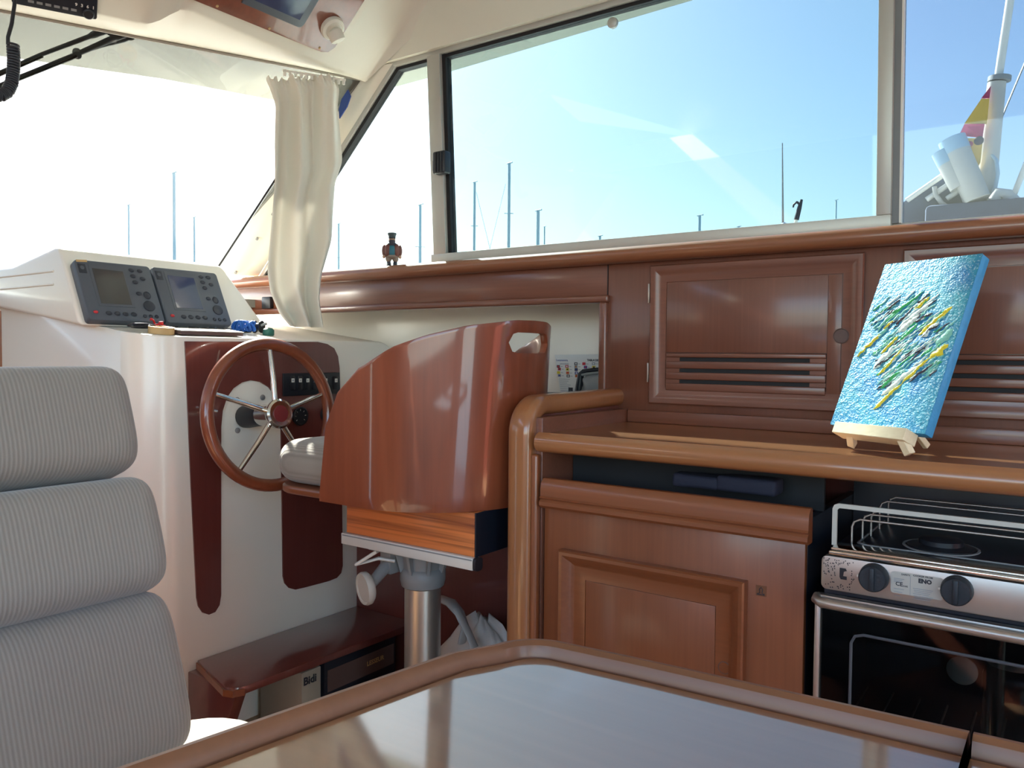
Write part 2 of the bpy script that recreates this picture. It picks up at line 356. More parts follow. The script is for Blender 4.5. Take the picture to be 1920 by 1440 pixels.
def arc(cx, cy, r, a0, a1, n): return [(cx+r*math.cos(R(a0+(a1-a0)*i/n)), cy+r*math.sin(R(a0+(a1-a0)*i/n))) for i in range(n+1)]

# ================================================================== THE CABIN (structure)
YW = 1.90                 # face of the locker wall
YG = 1.93                 # window plane at sill height, leaning inboard with height
LEAN = 0.06
Z_SILL = 1.385; Z_WTOP = 2.03
Z_CT = 0.926; YF = 1.45   # counter top and its front edge
def YWIN(z): return YG - LEAN*(z-Z_SILL)
WN = V((0, 1, LEAN)).normalized(); WP = V((0, YG, Z_SILL))
def PWIN(x, y): return PPL(x, y, WP, WN)

struct(box('floor', (-3.2, -1.7, -0.04), (2.2, 2.3, 0.0), 'sole', None, 0))
# --- locker wall: uprights and panels round the niche opening
struct(box('wall_right', (-1.035, YW, 0.90), (0.75, YW+0.03, 1.345), 'lockerv', None, 0.001))
wl = struct(box('wall_right_band', (-2.80, YW, 1.262), (-1.037, YW+0.03, 1.345), 'locker', None, 0.001))
struct(box('wall_right_lower', (-1.998, YW, 0.0), (0.75, YW+0.02, 0.90), 'inlay', None, 0))
# niche trims and hull lining behind
def trimbar(name, a, b, bevel=0.006): return struct(box(name, a, b, 'locker', None, bevel, 3))
trimbar('trim_1', (-2.80, YW-0.012, 1.243), (-1.030, YW+0.03, 1.264))
trimbar('trim_2', (-1.058, YW-0.012, 0.95), (-1.034, YW+0.03, 1.2445))
struct(box('trim_3', (-1.0375, YW-0.0012, 1.2645), (-1.0350, YW-0.0002, 1.345), 'dark', None, 0))
rows = []
for i in range(9):
    z = 0.3+1.0*i/8
    rows.append([(x, 2.16+0.03*math.sin((x+2.5)*0.9)+0.03*(z-0.9), z) for x in [-3.0+2.1*j/12 for j in range(13)]])
struct(sheet('wall_hull_lining', rows, 'grp', None, 0.02))
struct(box('wall_niche_end', (-1.034, YW+0.031, 0.3), (-1.014, 2.25, 1.32), 'grp', None, 0))
struct(box('wall_niche_top', (-2.8, YW+0.031, 1.305), (-1.04, 2.25, 1.33), 'grp', None, 0))
struct(box('wall_niche_shelf', (-1.99, YW+0.021, 0.90), (-1.04, 2.25, 0.93), 'grp', None, 0))
# sill cap with a rounded nosing
prof = [(YG+0.05, 1.345), (1.872, 1.345)] + [(1.872+0.02*math.cos(R(a)), 1.365+0.02*math.sin(R(a))) for a in range(-110, -271, -20)] + [(1.876, Z_SILL), (YG+0.05, Z_SILL)]
struct(prism('trim_4', [(-2.78, y, z) for y, z in prof], (3.55, 0, 0), 'sill'))
# --- side window
win = bpy.data.objects.new('window_1', None); COL.objects.link(win); win.location = (-0.9, YG, Z_SILL); PINV[win.name] = Matrix.Translation(win.location).inverted()
tag(win, 'long sliding cabin side window in an aluminium frame', 'window', None, 'structure')
def wpt(x, z, off=0.0): return V((x, YWIN(z)+off, z))
pf = PWIN(490, 515); pa = PWIN(742, 128)
XF0 = pf.x; XA = pa.x; ZT = Z_WTOP
def wbar(name, pts, mat, off0, off1, bevel=0.002, parent=win):
    bm = bmesh.new(); a = [bm.verts.new(wpt(x, z, off0)) for x, z in pts]; b = [bm.verts.new(wpt(x, z, off1)) for x, z in pts]; n = len(pts)
    bm.faces.new(a); bm.faces.new(b[::-1])
    for i in range(n): bm.faces.new((a[i], b[i], b[(i+1) % n], a[(i+1) % n]))
    bmesh.ops.recalc_face_normals(bm, faces=bm.faces[:]); bev(bm, bevel, 2); return fin(name, bm, mat, parent)
p1a = PWIN(815, 300).x; p1b = PWIN(838, 300).x; p2a = PWIN(1648, 250).x; p2b = PWIN(1676, 250).x; p2c = PWIN(1689, 250).x
zb = Z_SILL
wbar('bottom_rail', [(p1a-0.01, zb), (p2b, zb), (p2b, zb+0.030), (p1a-0.01, zb+0.030)], 'alu', -0.022, 0.03)
wbar('front_bottom_rail', [(XF0, zb), (p1a, zb), (p1a, zb+0.006), (XF0, zb+0.006)], 'alu', -0.01, 0.03, 0.001)
wbar('aft_bottom_rail', [(p2b, zb), (0.75, zb), (0.75, zb+0.012), (p2b, zb+0.012)], 'alu', 0.0, 0.03, 0.001)
wbar('front_stile', [(p1a, zb+0.028), (p1b, zb+0.028), (p1b, ZT-0.012), (p1a, ZT-0.012)], 'alu', -0.022, 0.02)
wbar('front_stile_gasket', [(p1b, zb+0.030), (p1b+0.013, zb+0.030), (p1b+0.013, ZT-0.012), (p1b, ZT-0.012)], 'dark', -0.008, 0.02, 0)
wbar('aft_stile', [(p2a, zb+0.030), (p2b, zb+0.030), (p2b, ZT-0.012), (p2a, ZT-0.012)], 'alu', -0.022, 0.02)
wbar('aft_stile_gasket', [(p2b, zb+0.012), (p2c, zb+0.012), (p2c, ZT-0.012), (p2b, ZT-0.012)], 'wiper', -0.006, 0.02, 0)
wbar('aft_pane_edge', [(p2c, zb+0.012), (p2c+0.004, zb+0.012), (p2c+0.004, ZT-0.012), (p2c, ZT-0.012)], 'white', -0.006, 0.02, 0)
wbar('top_rail', [(XA, ZT-0.012), (0.75, ZT-0.012), (0.75, ZT+0.004), (XA-0.004, ZT+0.004)], 'alu', -0.014, 0.03)
wbar('top_gasket', [(XA+0.012, ZT-0.022), (0.75, ZT-0.022), (0.75, ZT-0.012), (XA+0.004, ZT-0.012)], 'dark', -0.006, 0.02, 0)
dz = ZT-zb; dx = XA-XF0; L_ = math.hypot(dx, dz); nx, nz_ = dz/L_, -dx/L_
def dg(o): return [(XF0+nx*o, zb+nz_*o), (XA+nx*o, ZT+nz_*o)]
a0, a1 = dg(-0.004); b0, b1 = dg(0.016); c0, c1 = dg(0.028)
wbar('front_diagonal_rail', [a0, b0, b1, a1], 'alu', -0.014, 0.03)
wbar('front_diagonal_gasket', [b0, c0, c1, b1], 'dark', -0.006, 0.02, 0)
wbar('front_pane', [(XF0+0.01, zb+0.004), (p1a, zb+0.004), (p1a, ZT-0.012), (XA+0.01, ZT-0.012)], 'glass_quarter', 0.010, 0.014, 0)
wbar('middle_pane', [(p1b, zb+0.030), (p2a, zb+0.030), (p2a, ZT-0.014), (p1b, ZT-0.014)], 'glass_side', 0.002, 0.006, 0)
wbar('aft_pane', [(p2c+0.004, zb+0.012), (0.75, zb+0.012), (0.75, ZT-0.014), (p2c+0.004, ZT-0.014)], 'glass_aft', 0.010, 0.014, 0)
# latch of the sliding pane
lt = PWIN(845, 310); lx, lz = lt.x, lt.z
la = box('latch', (lx-0.028, YWIN(lz)-0.055, lz-0.034), (lx+0.020, YWIN(lz)-0.022, lz+0.034), 'black', win, 0.006, 3)
for k in range(3): box('latch_rib', (lx-0.016+0.011*k, YWIN(lz)-0.058, lz-0.030), (lx-0.010+0.011*k, YWIN(lz)-0.054, lz+0.030), 'black', la, 0.001)
box('latch_tongue', (lx-0.040, YWIN(lz)-0.040, lz-0.020), (lx-0.028, YWIN(lz)-0.022, lz+0.012), 'black', la, 0.002)
bt = PWIN(1150, 44); lathe('top_stud', [(0.014, 0), (0.014, 0.010), (0.008, 0.014), (0, 0.014)], (bt.x, bt.y+0.002, bt.z), (0, -1, 0), 'alu', win)
# --- overhang outside, above the side window and windscreen
e1, e2 = PZ(720, 172, 2.08), PZ(1240, 12, 2.08); sl_ = (e2.y-e1.y)/(e2.x-e1.x)
def eaveY(x): return e1.y + sl_*(x-e1.x)
# --- upper side wall above the window, ceiling
struct(sheet('wall_right_upper', [[(-2.0, YWIN(ZT)-0.012, ZT+0.003), (0.8, YWIN(ZT)-0.012, ZT+0.003)], [(-2.0, YWIN(2.25)-0.012, 2.25), (0.8, YWIN(2.25)-0.012, 2.25)]], 'cream', None, 0.02))
HDR = [PZ(638, 140, 2.0), PZ(300, 76, 2.0), PZ(0, 18, 2.0)]
hd = (HDR[2]-HDR[0]).normalized()
H0 = HDR[0] - hd*0.07; HL = [H0, HDR[1], HDR[2], HDR[2]+hd*0.9, V((-2.95, -0.55, 2.0)), V((-2.75, -1.7, 2.0))]
ap = [(662, 142), (620, 128), (583, 112), (540, 98), (500, 84), (430, 55), (385, 35), (362, 24), (350, 20), (335, 20), (318, 28), (300, 38), (285, 43), (270, 46), (255, 45), (215, 36), (175, 27), (100, 12), (35, 0), (-60, -18), (-200, -44), (-400, -80)]
AL = [PZ(x, y, 1.985) for x, y in ap]
def hdr_at(p):
    # foot on header line along the aft direction
    best = None
    for a, b in zip(HL, HL[1:]):
        t = max(0, min(1, (p-a).dot(b-a)/(b-a).length_squared)); q = a+(b-a)*t
        if best is None or (q-p).length < (best-p).length: best = q
    return best
rows = [[], [], [], [], []]
ext = [(0.063, -0.10), (0.058, -0.05), (0.045, -0.02), (0.025, -0.005)]
for i_, p in enumerate([AL[0]]*4+AL):
    drop = 0
    if i_ < 4: p = p+V((-0.01*(4-i_)/4, ext[i_][0], 0)); drop = ext[i_][1]
    h = hdr_at(p)
    d = (p-h); d.z = 0
    rows[0].append(h); rows[1].append(h + (p-h)*0.5 + V((0, 0, -0.004)))
    rows[2].append(p); rows[3].append(p+V((0.012, 0, 0.004))); rows[4].append(p+V((0.012+0.26, 0, 0.004+0.226+drop)))
struct(sheet('ceiling_eyebrow', rows, 'cream', None, 0, smooth=50))
ZC = rows[4][8].z
struct(box('ceiling', (-1.72, -1.7, ZC-0.004), (2.2, 1.86, ZC+0.05), 'cream', None, 0))
struct(box('ceiling_roof', (-2.3, -1.9, ZC+0.055), (2.4, 2.05, ZC+0.09), 'hull', None, 0))
tube_pts = HL[:4]
struct(tube('trim_5', [p+V((0.004, 0, -0.004)) for p in tube_pts], 0.005, 'trimgrey', None, 6))
# --- overhang (flybridge) outside
ov = [PZ(510, 187, 2.05), PZ(300, 147, 2.05), PZ(0, 105, 2.05)]
od = (ov[2]-ov[1]).normalized()
inner = [V((0.8, YG+0.03, 2.06)), V((-1.85, YG+0.03, 2.06)), V((H0.x, H0.y+0.03, 2.04))] + [h+V((-0.02, 0, 0.03)) for h in HL[1:]]
outer = [V((0.8, eaveY(0.8), 2.08)), V((-1.9, eaveY(-1.9), 2.08)), V((ov[0].x+0.06, 2.12, 2.06)), ov[0], ov[1], ov[2]+od*0.9, V((-3.7, -0.6, 2.05)), V((-3.6, -1.9, 2.05))]
bm = bmesh.new()
g = b_grid(bm, [outer, inner]); top = b_grid(bm, [[p+V((0, 0, 0.10)) for p in outer], [V((p.x+0.3, p.y-0.2, 2.30)) for p in inner]])
for i in range(len(outer)-1): bm.faces.new((g[0][i], g[0][i+1], top[0][i+1], top[0][i]))
struct(fin('ceiling_overhang', bm, 'eave', None, True, 30))
# --- windscreen, pillar, foredeck
WB = [V((-2.72, 1.83, 1.36)), V((-3.02, 0.95, 1.32)), V((-3.40, 0.15, 1.32)), V((-3.5, -1.6, 1.32))]
ws = bpy.data.objects.new('window_2', None); COL.objects.link(ws); ws.location = (-2.8, 0.9, 1.32); PINV[ws.name] = Matrix.Translation(ws.location).inverted()
tag(ws, 'raked windscreen above the helm dash', 'window', None, 'structure')
WT = [H0, HDR[2], HDR[2]+hd*0.9, V((-2.85, -1.6, 2.0))]
for i in range(3):
    a, b, c, d = WB[i], WB[i+1], WT[i+1], WT[i]
    sheet('windscreen_pane', [[a, b], [d, c]], 'glass_front', ws, 0.005)
pl = [PPL(640, 152, V((0, 1.86, 0)), V((0, 1, 0)))]
# pillar: tapered moulding running down from header corner to dash, between windscreen and side window
T1 = V((XA+0.002, YWIN(ZT)-0.014, ZT)); B1 = V((XF0, YG-0.015, Z_SILL+0.004))
T0 = V((-2.03, 1.86, 2.01)); B0 = PY(405, 513, 1.80)
def lerp(a, b, t): return a+(b-a)*t
rows = []
for k in range(9):
    t = k/8; a = lerp(T0, B0, t); b = lerp(T1, B1, t); r = []
    for s, off in ((0, 0), (0.06, -0.012), (0.3, -0.016), (0.45, -0.018), (0.55, -0.006), (0.7, -0.004), (0.86, -0.010), (1, 0)):
        r.append(lerp(a, b, s)+V((0, off, 0)))
    rows.append(r)
pil = struct(sheet('wall_front_pillar', rows, 'cream', None, 0.02))
tube('pillar_seal', [lerp(T0, B0, t/6)+V((-0.004, -0.006, 0)) for t in range(7)], 0.004, 'dark', pil, 6)
for t, s in ((0.985, 0.5), (0.80, 0.5), (0.67, 0.5), (0.03, 0.2)):
    c = lerp(lerp(T0, B0, t), lerp(T1, B1, t), s)+V((0, -0.014, 0))
    lathe('pillar_screw', [(0.007, 0), (0.006, 0.003), (0, 0.0035)], c, (0.1, -1, -0.1), 'greyplast', pil, 10)
struct(sheet('ground_foredeck', [[(-2.45, 2.1, 1.30), (-3.4, 0.2, 1.31), (-3.4, -2.0, 1.30)], [(-6.5, 1.2, 1.22), (-7.5, 0.2, 1.24), (-6.5, -1.2, 1.22)]], 'deck', None, 0.03))
struct(box('wall_front', (-3.45, -1.7, 0), (-3.42, 2.3, 1.30), 'lockerv', None, 0))
struct(box('floor_companionway_shade', (-3.4, -1.69, 0.0005), (-2.02, 1.12, 0.006), 'inlay', None, 0))  # dark sheet standing in for companionway gloom, cuts bounce onto the console
struct(box('wall_left', (-3.3, -1.73, 0), (2.2, -1.70, 0.95), 'lockerv', None, 0))
struct(box('wall_right_outer', (-3.3, 2.28, -1.0), (2.4, 2.31, 1.34), 'hull', None, 0))
# aft bulkhead, out of view, added to dim light from astern, with open doorway
struct(box('wall_back', (2.17, -1.7, 0), (2.2, -0.95, ZC-0.004), 'inlay', None, 0))
struct(box('wall_back_side', (2.17, 0.0, 0), (2.2, 1.9, ZC-0.004), 'inlay', None, 0))
struct(box('wall_left_light_block', (-3.3, -1.73, 0.95), (-1.1, -1.70, 2.08), 'lockerv', None, 0))  # unseen wall added to keep light off the console side
struct(box('wall_left_upper', (-3.3, -1.73, 2.08), (2.2, -1.70, ZC+0.05), 'cream', None, 0))
# companionway edge beside the console
q = PX(5, 650, -2.05)
struct(box('trim_6', (-2.10, q.y-0.05, 0.0), (-2.05, q.y, PX(3, 581, -2.05).z), 'rail', None, 0.004))
# harbour water
struct(box('ground_water', (-400, -400, -1.3), (400, 400, -1.2), 'water', None, 0))

# ================================================================== GALLEY
def rrect3(p0, w, h, r, n=5):
    return [(p0[0]+x, p0[1], p0[2]+z) for x, z in rring(w, h, r, n)]
# ---- continuous worktop
t = thing('galley_worktop', 'varnished wooden galley worktop with a rounded front nosing', 'worktop', (-0.3, 1.67, Z_CT-0.04))
prof = [(YW-0.002, Z_CT), (YF+0.03, Z_CT), (YF+0.012, Z_CT+0.004)] + [(YF+0.014+0.020*math.cos(R(a)), Z_CT-0.018+0.021*math.sin(R(a))) for a in range(100, 261, 20)] + [(YF+0.02, Z_CT-0.041), (YF+0.034, Z_CT-0.041), (YF+0.034, Z_CT-0.020), (YW-0.002, Z_CT-0.020)]
prism('worktop_slab', [(-0.966, y, z) for y, z in prof], (1.69, 0, 0), 'rail', t)
box('back_upstand', (-0.966, YW-0.014, Z_CT), (0.72, YW-0.002, Z_CT+0.032), 'locker', t, 0.003)
# ---- forward end panel of the galley, capped by a rounded rail that turns down as a post
t = thing('galley_end_panel', 'wooden galley end panel capped by a thick rounded rail curving down into a post', 'end panel', (-1.015, 1.6, 0))
box('panel', (-1.030, YF+0.03, 0.0), (-0.998, YW-0.001, 0.975), 'inlay', t, 0.002)
box('inner_panel', (-0.9975, YF+0.03, 0.0), (-0.967, YW-0.001, 0.960), 'locker', t, 0.002)
zr = 0.986  # rail height
path = [(0, YW-0.001, zr+0.004), (0, 1.75, zr+0.002), (0, 1.60, zr)] + [(0, YF+0.065-0.065*math.sin(R(a)), zr-0.065+0.065*math.cos(R(a))) for a in range(10, 91, 10)] + [(0, YF, 0.80), (0, YF, 0.5), (0, YF, 0.0)]
def sweep_rail(name, path, xs, mat, parent):
    """rounded-rect section swept along a path lying in a YZ plane; xs = (x0, x1), depth inwards"""
    rows = []; P = [V(p) for p in path]
    sec = [(x, y) for x, y in rring(xs[1]-xs[0], 0.046, 0.019, 4)]; cx = (xs[0]+xs[1])/2
    for i, p in enumerate(P):
        tt = (P[min(i+1, len(P)-1)]-P[max(i-1, 0)]).normalized(); nrm = V((0, -tt.z, tt.y))
        rows.append([V((cx+sx, 0, 0))+V((0, p.y, p.z))-nrm*(sy-0.0) for sx, sy in sec])
    bm = bmesh.new(); g = b_grid(bm, rows, True); bm.faces.new(g[0]); bm.faces.new(g[-1][::-1]); return fin(name, bm, mat, parent, True, 45)
sweep_rail('rail', [(x, y+0.023 if z < 0.92 else y+0.023, z-0.023 if False else z) for x, y, z in path], (-1.048, -0.984), 'railv', t)
box('inner_bead', (-0.986, YF+0.010, 0.0), (-0.968, YF+0.029, 0.880), 'cherryv', t, 0.006, 3)
# ---- base cabinet
t = thing('base_cabinet', 'wooden galley base cabinet with a panelled door and a tip-out top tray', 'cabinet', (-0.68, 1.5, 0))
XC0, XC1 = -0.965, -0.395
box('face_panel', (XC0+0.002, YF+0.035, 0.0), (XC1, YF+0.052, 0.80), 'cherryv', t, 0.002)
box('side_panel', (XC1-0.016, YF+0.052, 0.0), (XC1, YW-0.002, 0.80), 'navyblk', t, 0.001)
box('gap_shade', (XC0, YF+0.16, 0.80), (XC1, YF+0.17, 0.882), 'dark', t, 0)  # black sheet standing in for the shade inside the tray gap
# tip-out tray front: rounded top, two mouldings along the foot
zt, zb_ = 0.829, 0.764
prof = [(YF+0.034, zt-0.004), (YF+0.028, zt), (YF+0.020, zt-0.001), (YF+0.011, zt-0.010), (YF+0.008, zt-0.022), (YF+0.008, zb_+0.026), (YF+0.004, zb_+0.0225), (YF+0.008, zb_+0.019), (YF+0.003, zb_+0.014), (YF+0.003, zb_+0.006), (YF+0.010, zb_), (YF+0.034, zb_)]
tr = prism('tray_front', [(XC0+0.008, y, z) for y, z in prof], (XC1+0.012-XC0-0.008, 0, 0), 'cherry', t)
# door: moulded frame and sunk panel
dTL, dTR = PY(1053, 1028, YF+0.028), PY(1400, 1090, YF+0.028)
dx0, dx1, dz1, dz0 = dTL.x, dTR.x, (dTL.z+dTR.z)/2, 0.16
def panel_frame(x0, x1, z0, z1, y, steps):
    """steps: (inset, outward depth) list"""
    loops = []
    for ins, dep in steps:
        loops.append([(x0+ins, y-dep, z0+ins), (x1-ins, y-dep, z0+ins), (x1-ins, y-dep, z1-ins), (x0+ins, y-dep, z1-ins)])
    return loops
d = nested('door', panel_frame(dx0, dx1, dz0, dz1, YF+0.035, [(0, 0), (0, 0.020), (0.003, 0.024), (0.010, 0.023), (0.018, 0.018), (0.025, 0.011), (0.031, 0.007), (0.034, 0.006), (0.060, 0.006), (0.0605, 0.001)]), 'cherry', t, True, True, 20)
nested('door_panel', panel_frame(dx0+0.061, dx1-0.061, dz0+0.061, dz1-0.061, YF+0.034, [(0, 0), (0, 0.004), (0.001, 0.0045)]), 'cherryv', d)
box('hinge', (dx0-0.004, YF+0.022, 0.44), (dx0-0.0008, YF+0.033, 0.51), 'steel', d, 0.0005)
hp = PY(1358, 1252, YF+0.03); lathe('finger_hole', [(0.014, 0), (0.014, 0.0055), (0.011, 0.0065), (0.010, 0.002), (0, 0.002)], (hp.x, YF+0.035, hp.z), (0, -1, 0), 'brown', d, 20)  # brown of the disc stands for shade in the hole
st = PY(1427, 1108, YF+0.034)
s_ = box('pictogram_sticker', (st.x-0.010, YF+0.0338, st.z-0.010), (st.x+0.010, YF+0.0348, st.z+0.010), 'tablerim', t, 0)
tube('pictogram', [(st.x+x, YF+0.0333, st.z+z) for x, z in ((-0.007, -0.006), (-0.002, -0.004), (-0.003, 0.003), (0, 0.007), (0.003, 0.003), (0.002, -0.004), (0.007, -0.006))], 0.0008, 'ink', s_, 5)
tube('pictogram', [(st.x-0.007, YF+0.0333, st.z-0.007), (st.x+0.007, YF+0.0333, st.z-0.007)], 0.0008, 'ink', s_, 5)
# navy cloth bundles in the dark gap over the tray
for i, (px, w_) in enumerate(((1300, 0.05), (1395, 0.06))):
    c = PY(px, 893+i*10, YF+0.07)
    bm = bmesh.new(); b_box(bm, (c.x-w_, YF+0.075, 0.832), (c.x+w_, YF+0.13, 0.858+0.004*i)); bev(bm, 0.008, 3); bmesh.ops.subdivide_edges(bm, edges=bm.edges[:], cuts=2)
    for v in bm.verts: v.co += V((0, 0, 0.004*noise.noise(v.co*40)))
    tag(fin('folded_cloth', bm, 'cloth', None, True, 60), ('folded navy cloth tucked in the gap above the cabinet tray', 'larger folded navy cloth tucked beside the other above the cabinet tray')[i], 'cloth', 'cloths in the cabinet gap')

# ---- cooker in its dark recess
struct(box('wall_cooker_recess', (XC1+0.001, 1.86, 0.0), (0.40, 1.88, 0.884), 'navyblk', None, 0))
K = thing('cooker', 'stainless two-knob marine cooker with smoked glass oven door and pot rails', 'cooker', (-0.12, 1.6, 0.2))
kx0 = PY(1540, 1060, YF+0.02).x; kx1 = 0.13
YK = YF+0.02
zc1 = PY(1540, 1040, YK).z; zc0 = PY(1540, 1103, YK).z
cp = prism('control_panel', [(x+(kx0+kx1)/2, YK, z+(zc0+zc1)/2) for x, z in rring(kx1-kx0, zc1-zc0, 0.010, 4)], (0, 0.02, 0), 'steel', K, 0.0015, 2, True, 60)
box('panel_lip', (kx0+0.012, YK-0.004, zc1+0.003), (kx1, YK+0.05, zc1+0.011), 'chrome', K, 0.003, 3)
box('panel_bead', (kx0+0.015, YK+0.000, zc1+0.0115), (kx1, YK+0.05, zc1+0.016), 'chrome', K, 0.002, 3)
for i, px in enumerate((1640, 1795)):
    c = PY(px, 1081 if i == 0 else 1105, YK)
    kn = lathe('knob', [(0.0235, 0), (0.0240, 0.004), (0.0225, 0.020), (0.0205, 0.0225), (0, 0.0225)], (c.x, YK, c.z), (0, -1, 0), 'knobcoat', K, 28)
    box('knob_grip', (c.x-0.004, YK-0.029, c.z-0.019), (c.x+0.004, YK-0.0226, c.z+0.020), 'knobcoat', kn, 0.002)
    box('knob_pointer', (c.x-0.027, YK-0.010, c.z-0.003), (c.x-0.0225, YK-0.004, c.z+0.001), 'white', kn, 0.0005)
def ktext(s, px, py, size, mat='ink', par=None, bold=0.0):
    c = PY(px, py, YK); return text('panel_lettering', s, size, fmat((c.x, YK-0.0009, c.z), (1, 0, 0), (0, 0, 1)), mat, par or K, True, bold)
# rating plate
a, b = PY(1671, 1068, YK), PY(1768, 1128, YK)
rp = prism('rating_plate', [(x+(a.x+b.x)/2, YK-0.0008, z+(a.z+b.z)/2) for x, z in rring(b.x-a.x, abs(a.z-b.z)*0.92, 0.004, 4)], (0, 0.0008, 0), 'lightplast', K)
ktext('SAFETY', 1690, 1078, 0.0042, 'ink', rp, 0.0001); ktext('COOKER FROM', 1712, 1080, 0.0042, 'ink', rp, 0.0001)
ktext('ENO', 1722, 1092, 0.0095, 'ink', rp, 0.0006); ktext('CE', 1679, 1097, 0.0095, 'ink', rp, 0.0002); ktext('0085', 1693, 1100, 0.0040, 'ink', rp)
pc = PY(1707, 1098, YK)
box('plate_rule', (pc.x-0.0003, YK-0.0012, pc.z-0.016), (pc.x+0.0003, YK-0.0008, pc.z+0.016), 'greyink', rp, 0)
for k in range(7):
    q = PY(1712, 1103+k*3.2, YK); box('plate_line', (q.x+0.001*(k % 3), YK-0.0012, q.z), (q.x+0.030-0.002*(k % 4), YK-0.0008, q.z+0.0008), 'greyink', rp, 0)
for k in range(6):
    q = PY(1676, 1084+k*(2.8 if k < 3 else 6.3), YK); box('plate_line', (q.x, YK-0.0012, q.z), (q.x+0.016-0.003*(k % 3), YK-0.0008, q.z+0.0008), 'greyink', rp, 0)
# ignition slot with bracket, stamped dot marks
q = PY(1581, 1076, YK)
prism('slot', [(q.x+x, YK-0.0006, q.z+z) for x, z in ((-0.006, 0.010), (0.004, 0.010), (0.006, 0.006), (0.001, 0.004), (0.000, -0.004), (0.006, -0.004), (0.006, -0.010), (-0.004, -0.010), (-0.006, -0.006))], (0, 0.0006, 0), 'black', K)
bm = bmesh.new()
for k in range(120):
    px = 1545+random.random()*56; py = 1046+random.random()*54+(px-1545)*0.12
    if 1566 < px < 1596 and 1060 < py < 1094: continue
    if random.random() < 0.5: px = 1545+round((px-1545)/4)*4; py = 1046+round((py-1046)/5)*5
    q = PY(px, py, YK)
    if zc0+0.004 < q.z < zc1-0.004: b_box(bm, (q.x-0.0008, YK-0.0006, q.z-0.0008), (q.x+0.0008, YK, q.z+0.0008))
fin('stamped_marks', bm, 'ink', K)['kind'] = 'stuff'
# hob: black deck, burners, wire pan rails, front fiddle bar
zh = zc1+0.012
box('hob_deck', (kx0+0.012, YK+0.05, zh-0.02), (kx1, YK+0.38, zh), 'navyblk', K, 0.004)
for bx_, by_ in ((-0.19, YK+0.13), (0.05, YK+0.20)):
    bn = lathe('burner', [(0.055, 0), (0.055, 0.004), (0.036, 0.008), (0.036, 0.016), (0.030, 0.020), (0.0, 0.021)], (bx_, by_, zh), (0, 0, 1), 'black', K, 28)
    lathe('burner_ring', [(0.062, 0.001), (0.062, 0.003), (0.058, 0.003), (0.058, 0.001)], (bx_, by_, zh), (0, 0, 1), 'greyplast', bn, 28)
def wire(name, y, x0, ztop, zbot, r, mat, dep=0.0):
    pts = [(x0, y, zbot), (x0, y, ztop-0.014), (x0+0.004, y, ztop-0.005), (x0+0.014, y, ztop), (x0+0.2, y, ztop), (kx1, y, ztop)]
    return tube(name, pts, r, mat, K, 8)
za = PY(1565, 943, YK+0.03).z
bar = nested('fiddle_bar', [[(x0_, YK+0.028+dy, z_) for x0_, z_ in lp] for lp, dy in (
    ([(kx0+0.010, zh+0.002), (kx0+0.010, za-0.010), (kx0+0.013, za-0.003), (kx0+0.020, za), (kx1, za), (kx1, za-0.008), (kx0+0.022, za-0.008), (kx0+0.018, za-0.012), (kx0+0.018, zh+0.002)], 0),
    ([(kx0+0.010, zh+0.002), (kx0+0.010, za-0.010), (kx0+0.013, za-0.003), (kx0+0.020, za), (kx1, za), (kx1, za-0.008), (kx0+0.022, za-0.008), (kx0+0.018, za-0.012), (kx0+0.018, zh+0.002)], 0.006))], 'lightplast', K)
for dy, dxk, h in ((0.07, 0.035, 0.046), (0.11, 0.045, 0.050), (0.16, 0.05, 0.050), (0.24, 0.05, 0.056), (0.30, 0.055, 0.056)):
    wire('pan_rail', YK+dy, kx0+dxk, zh+h, zh-0.002, 0.0022, 'steel')
tube('hob_bead', [(kx1, YK+0.062, zh+0.002), (kx0+0.06, YK+0.062, zh+0.002), (kx0+0.045, YK+0.075, zh+0.002), (kx0+0.045, YK+0.32, zh+0.002)], 0.002, 'greyplast', K, 6)
# oven body and door
zo = PY(1527, 1112, YK).z
ox0 = PY(1526, 1150, YK).x
box('oven_back', (ox0+0.012, YK+0.34, 0.20), (kx1, YK+0.36, zc0), 'navyblk', K, 0)
box('oven_roof', (ox0+0.012, YK+0.021, zc0-0.012), (kx1, YK+0.34, zc0-0.004), 'navyblk', K, 0)
box('oven_floor', (ox0+0.012, YK+0.021, 0.20), (kx1, YK+0.34, 0.21), 'navyblk', K, 0)
box('oven_side', (ox0+0.012, YK+0.021, 0.21), (ox0+0.022, YK+0.34, zc0-0.012), 'navyblk', K, 0)
od_ = box('oven_door', (ox0+0.010, YK+0.008, 0.21), (kx1, YK+0.016, zo-0.008), 'ovenglass', K, 0.001)
box('door_trim', (ox0, YK+0.002, 0.21), (ox0+0.011, YK+0.020, zo-0.010), 'steel', od_, 0.003)
box('door_top_trim', (ox0, YK+0.002, zo-0.012), (kx1, YK+0.020, zo-0.001), 'steel', od_, 0.003)
hz = PY(1557, 1131, YK-0.01).z
tube('oven_handle', [(ox0+0.004, YK+0.004, hz+0.006), (ox0+0.005, YK-0.010, hz+0.003), (ox0+0.016, YK-0.016, hz), (ox0+0.035, YK-0.017, hz), (kx1, YK-0.017, hz)], [0.007, 0.008, 0.009, 0.009, 0.009], 'steel', od_, 14)
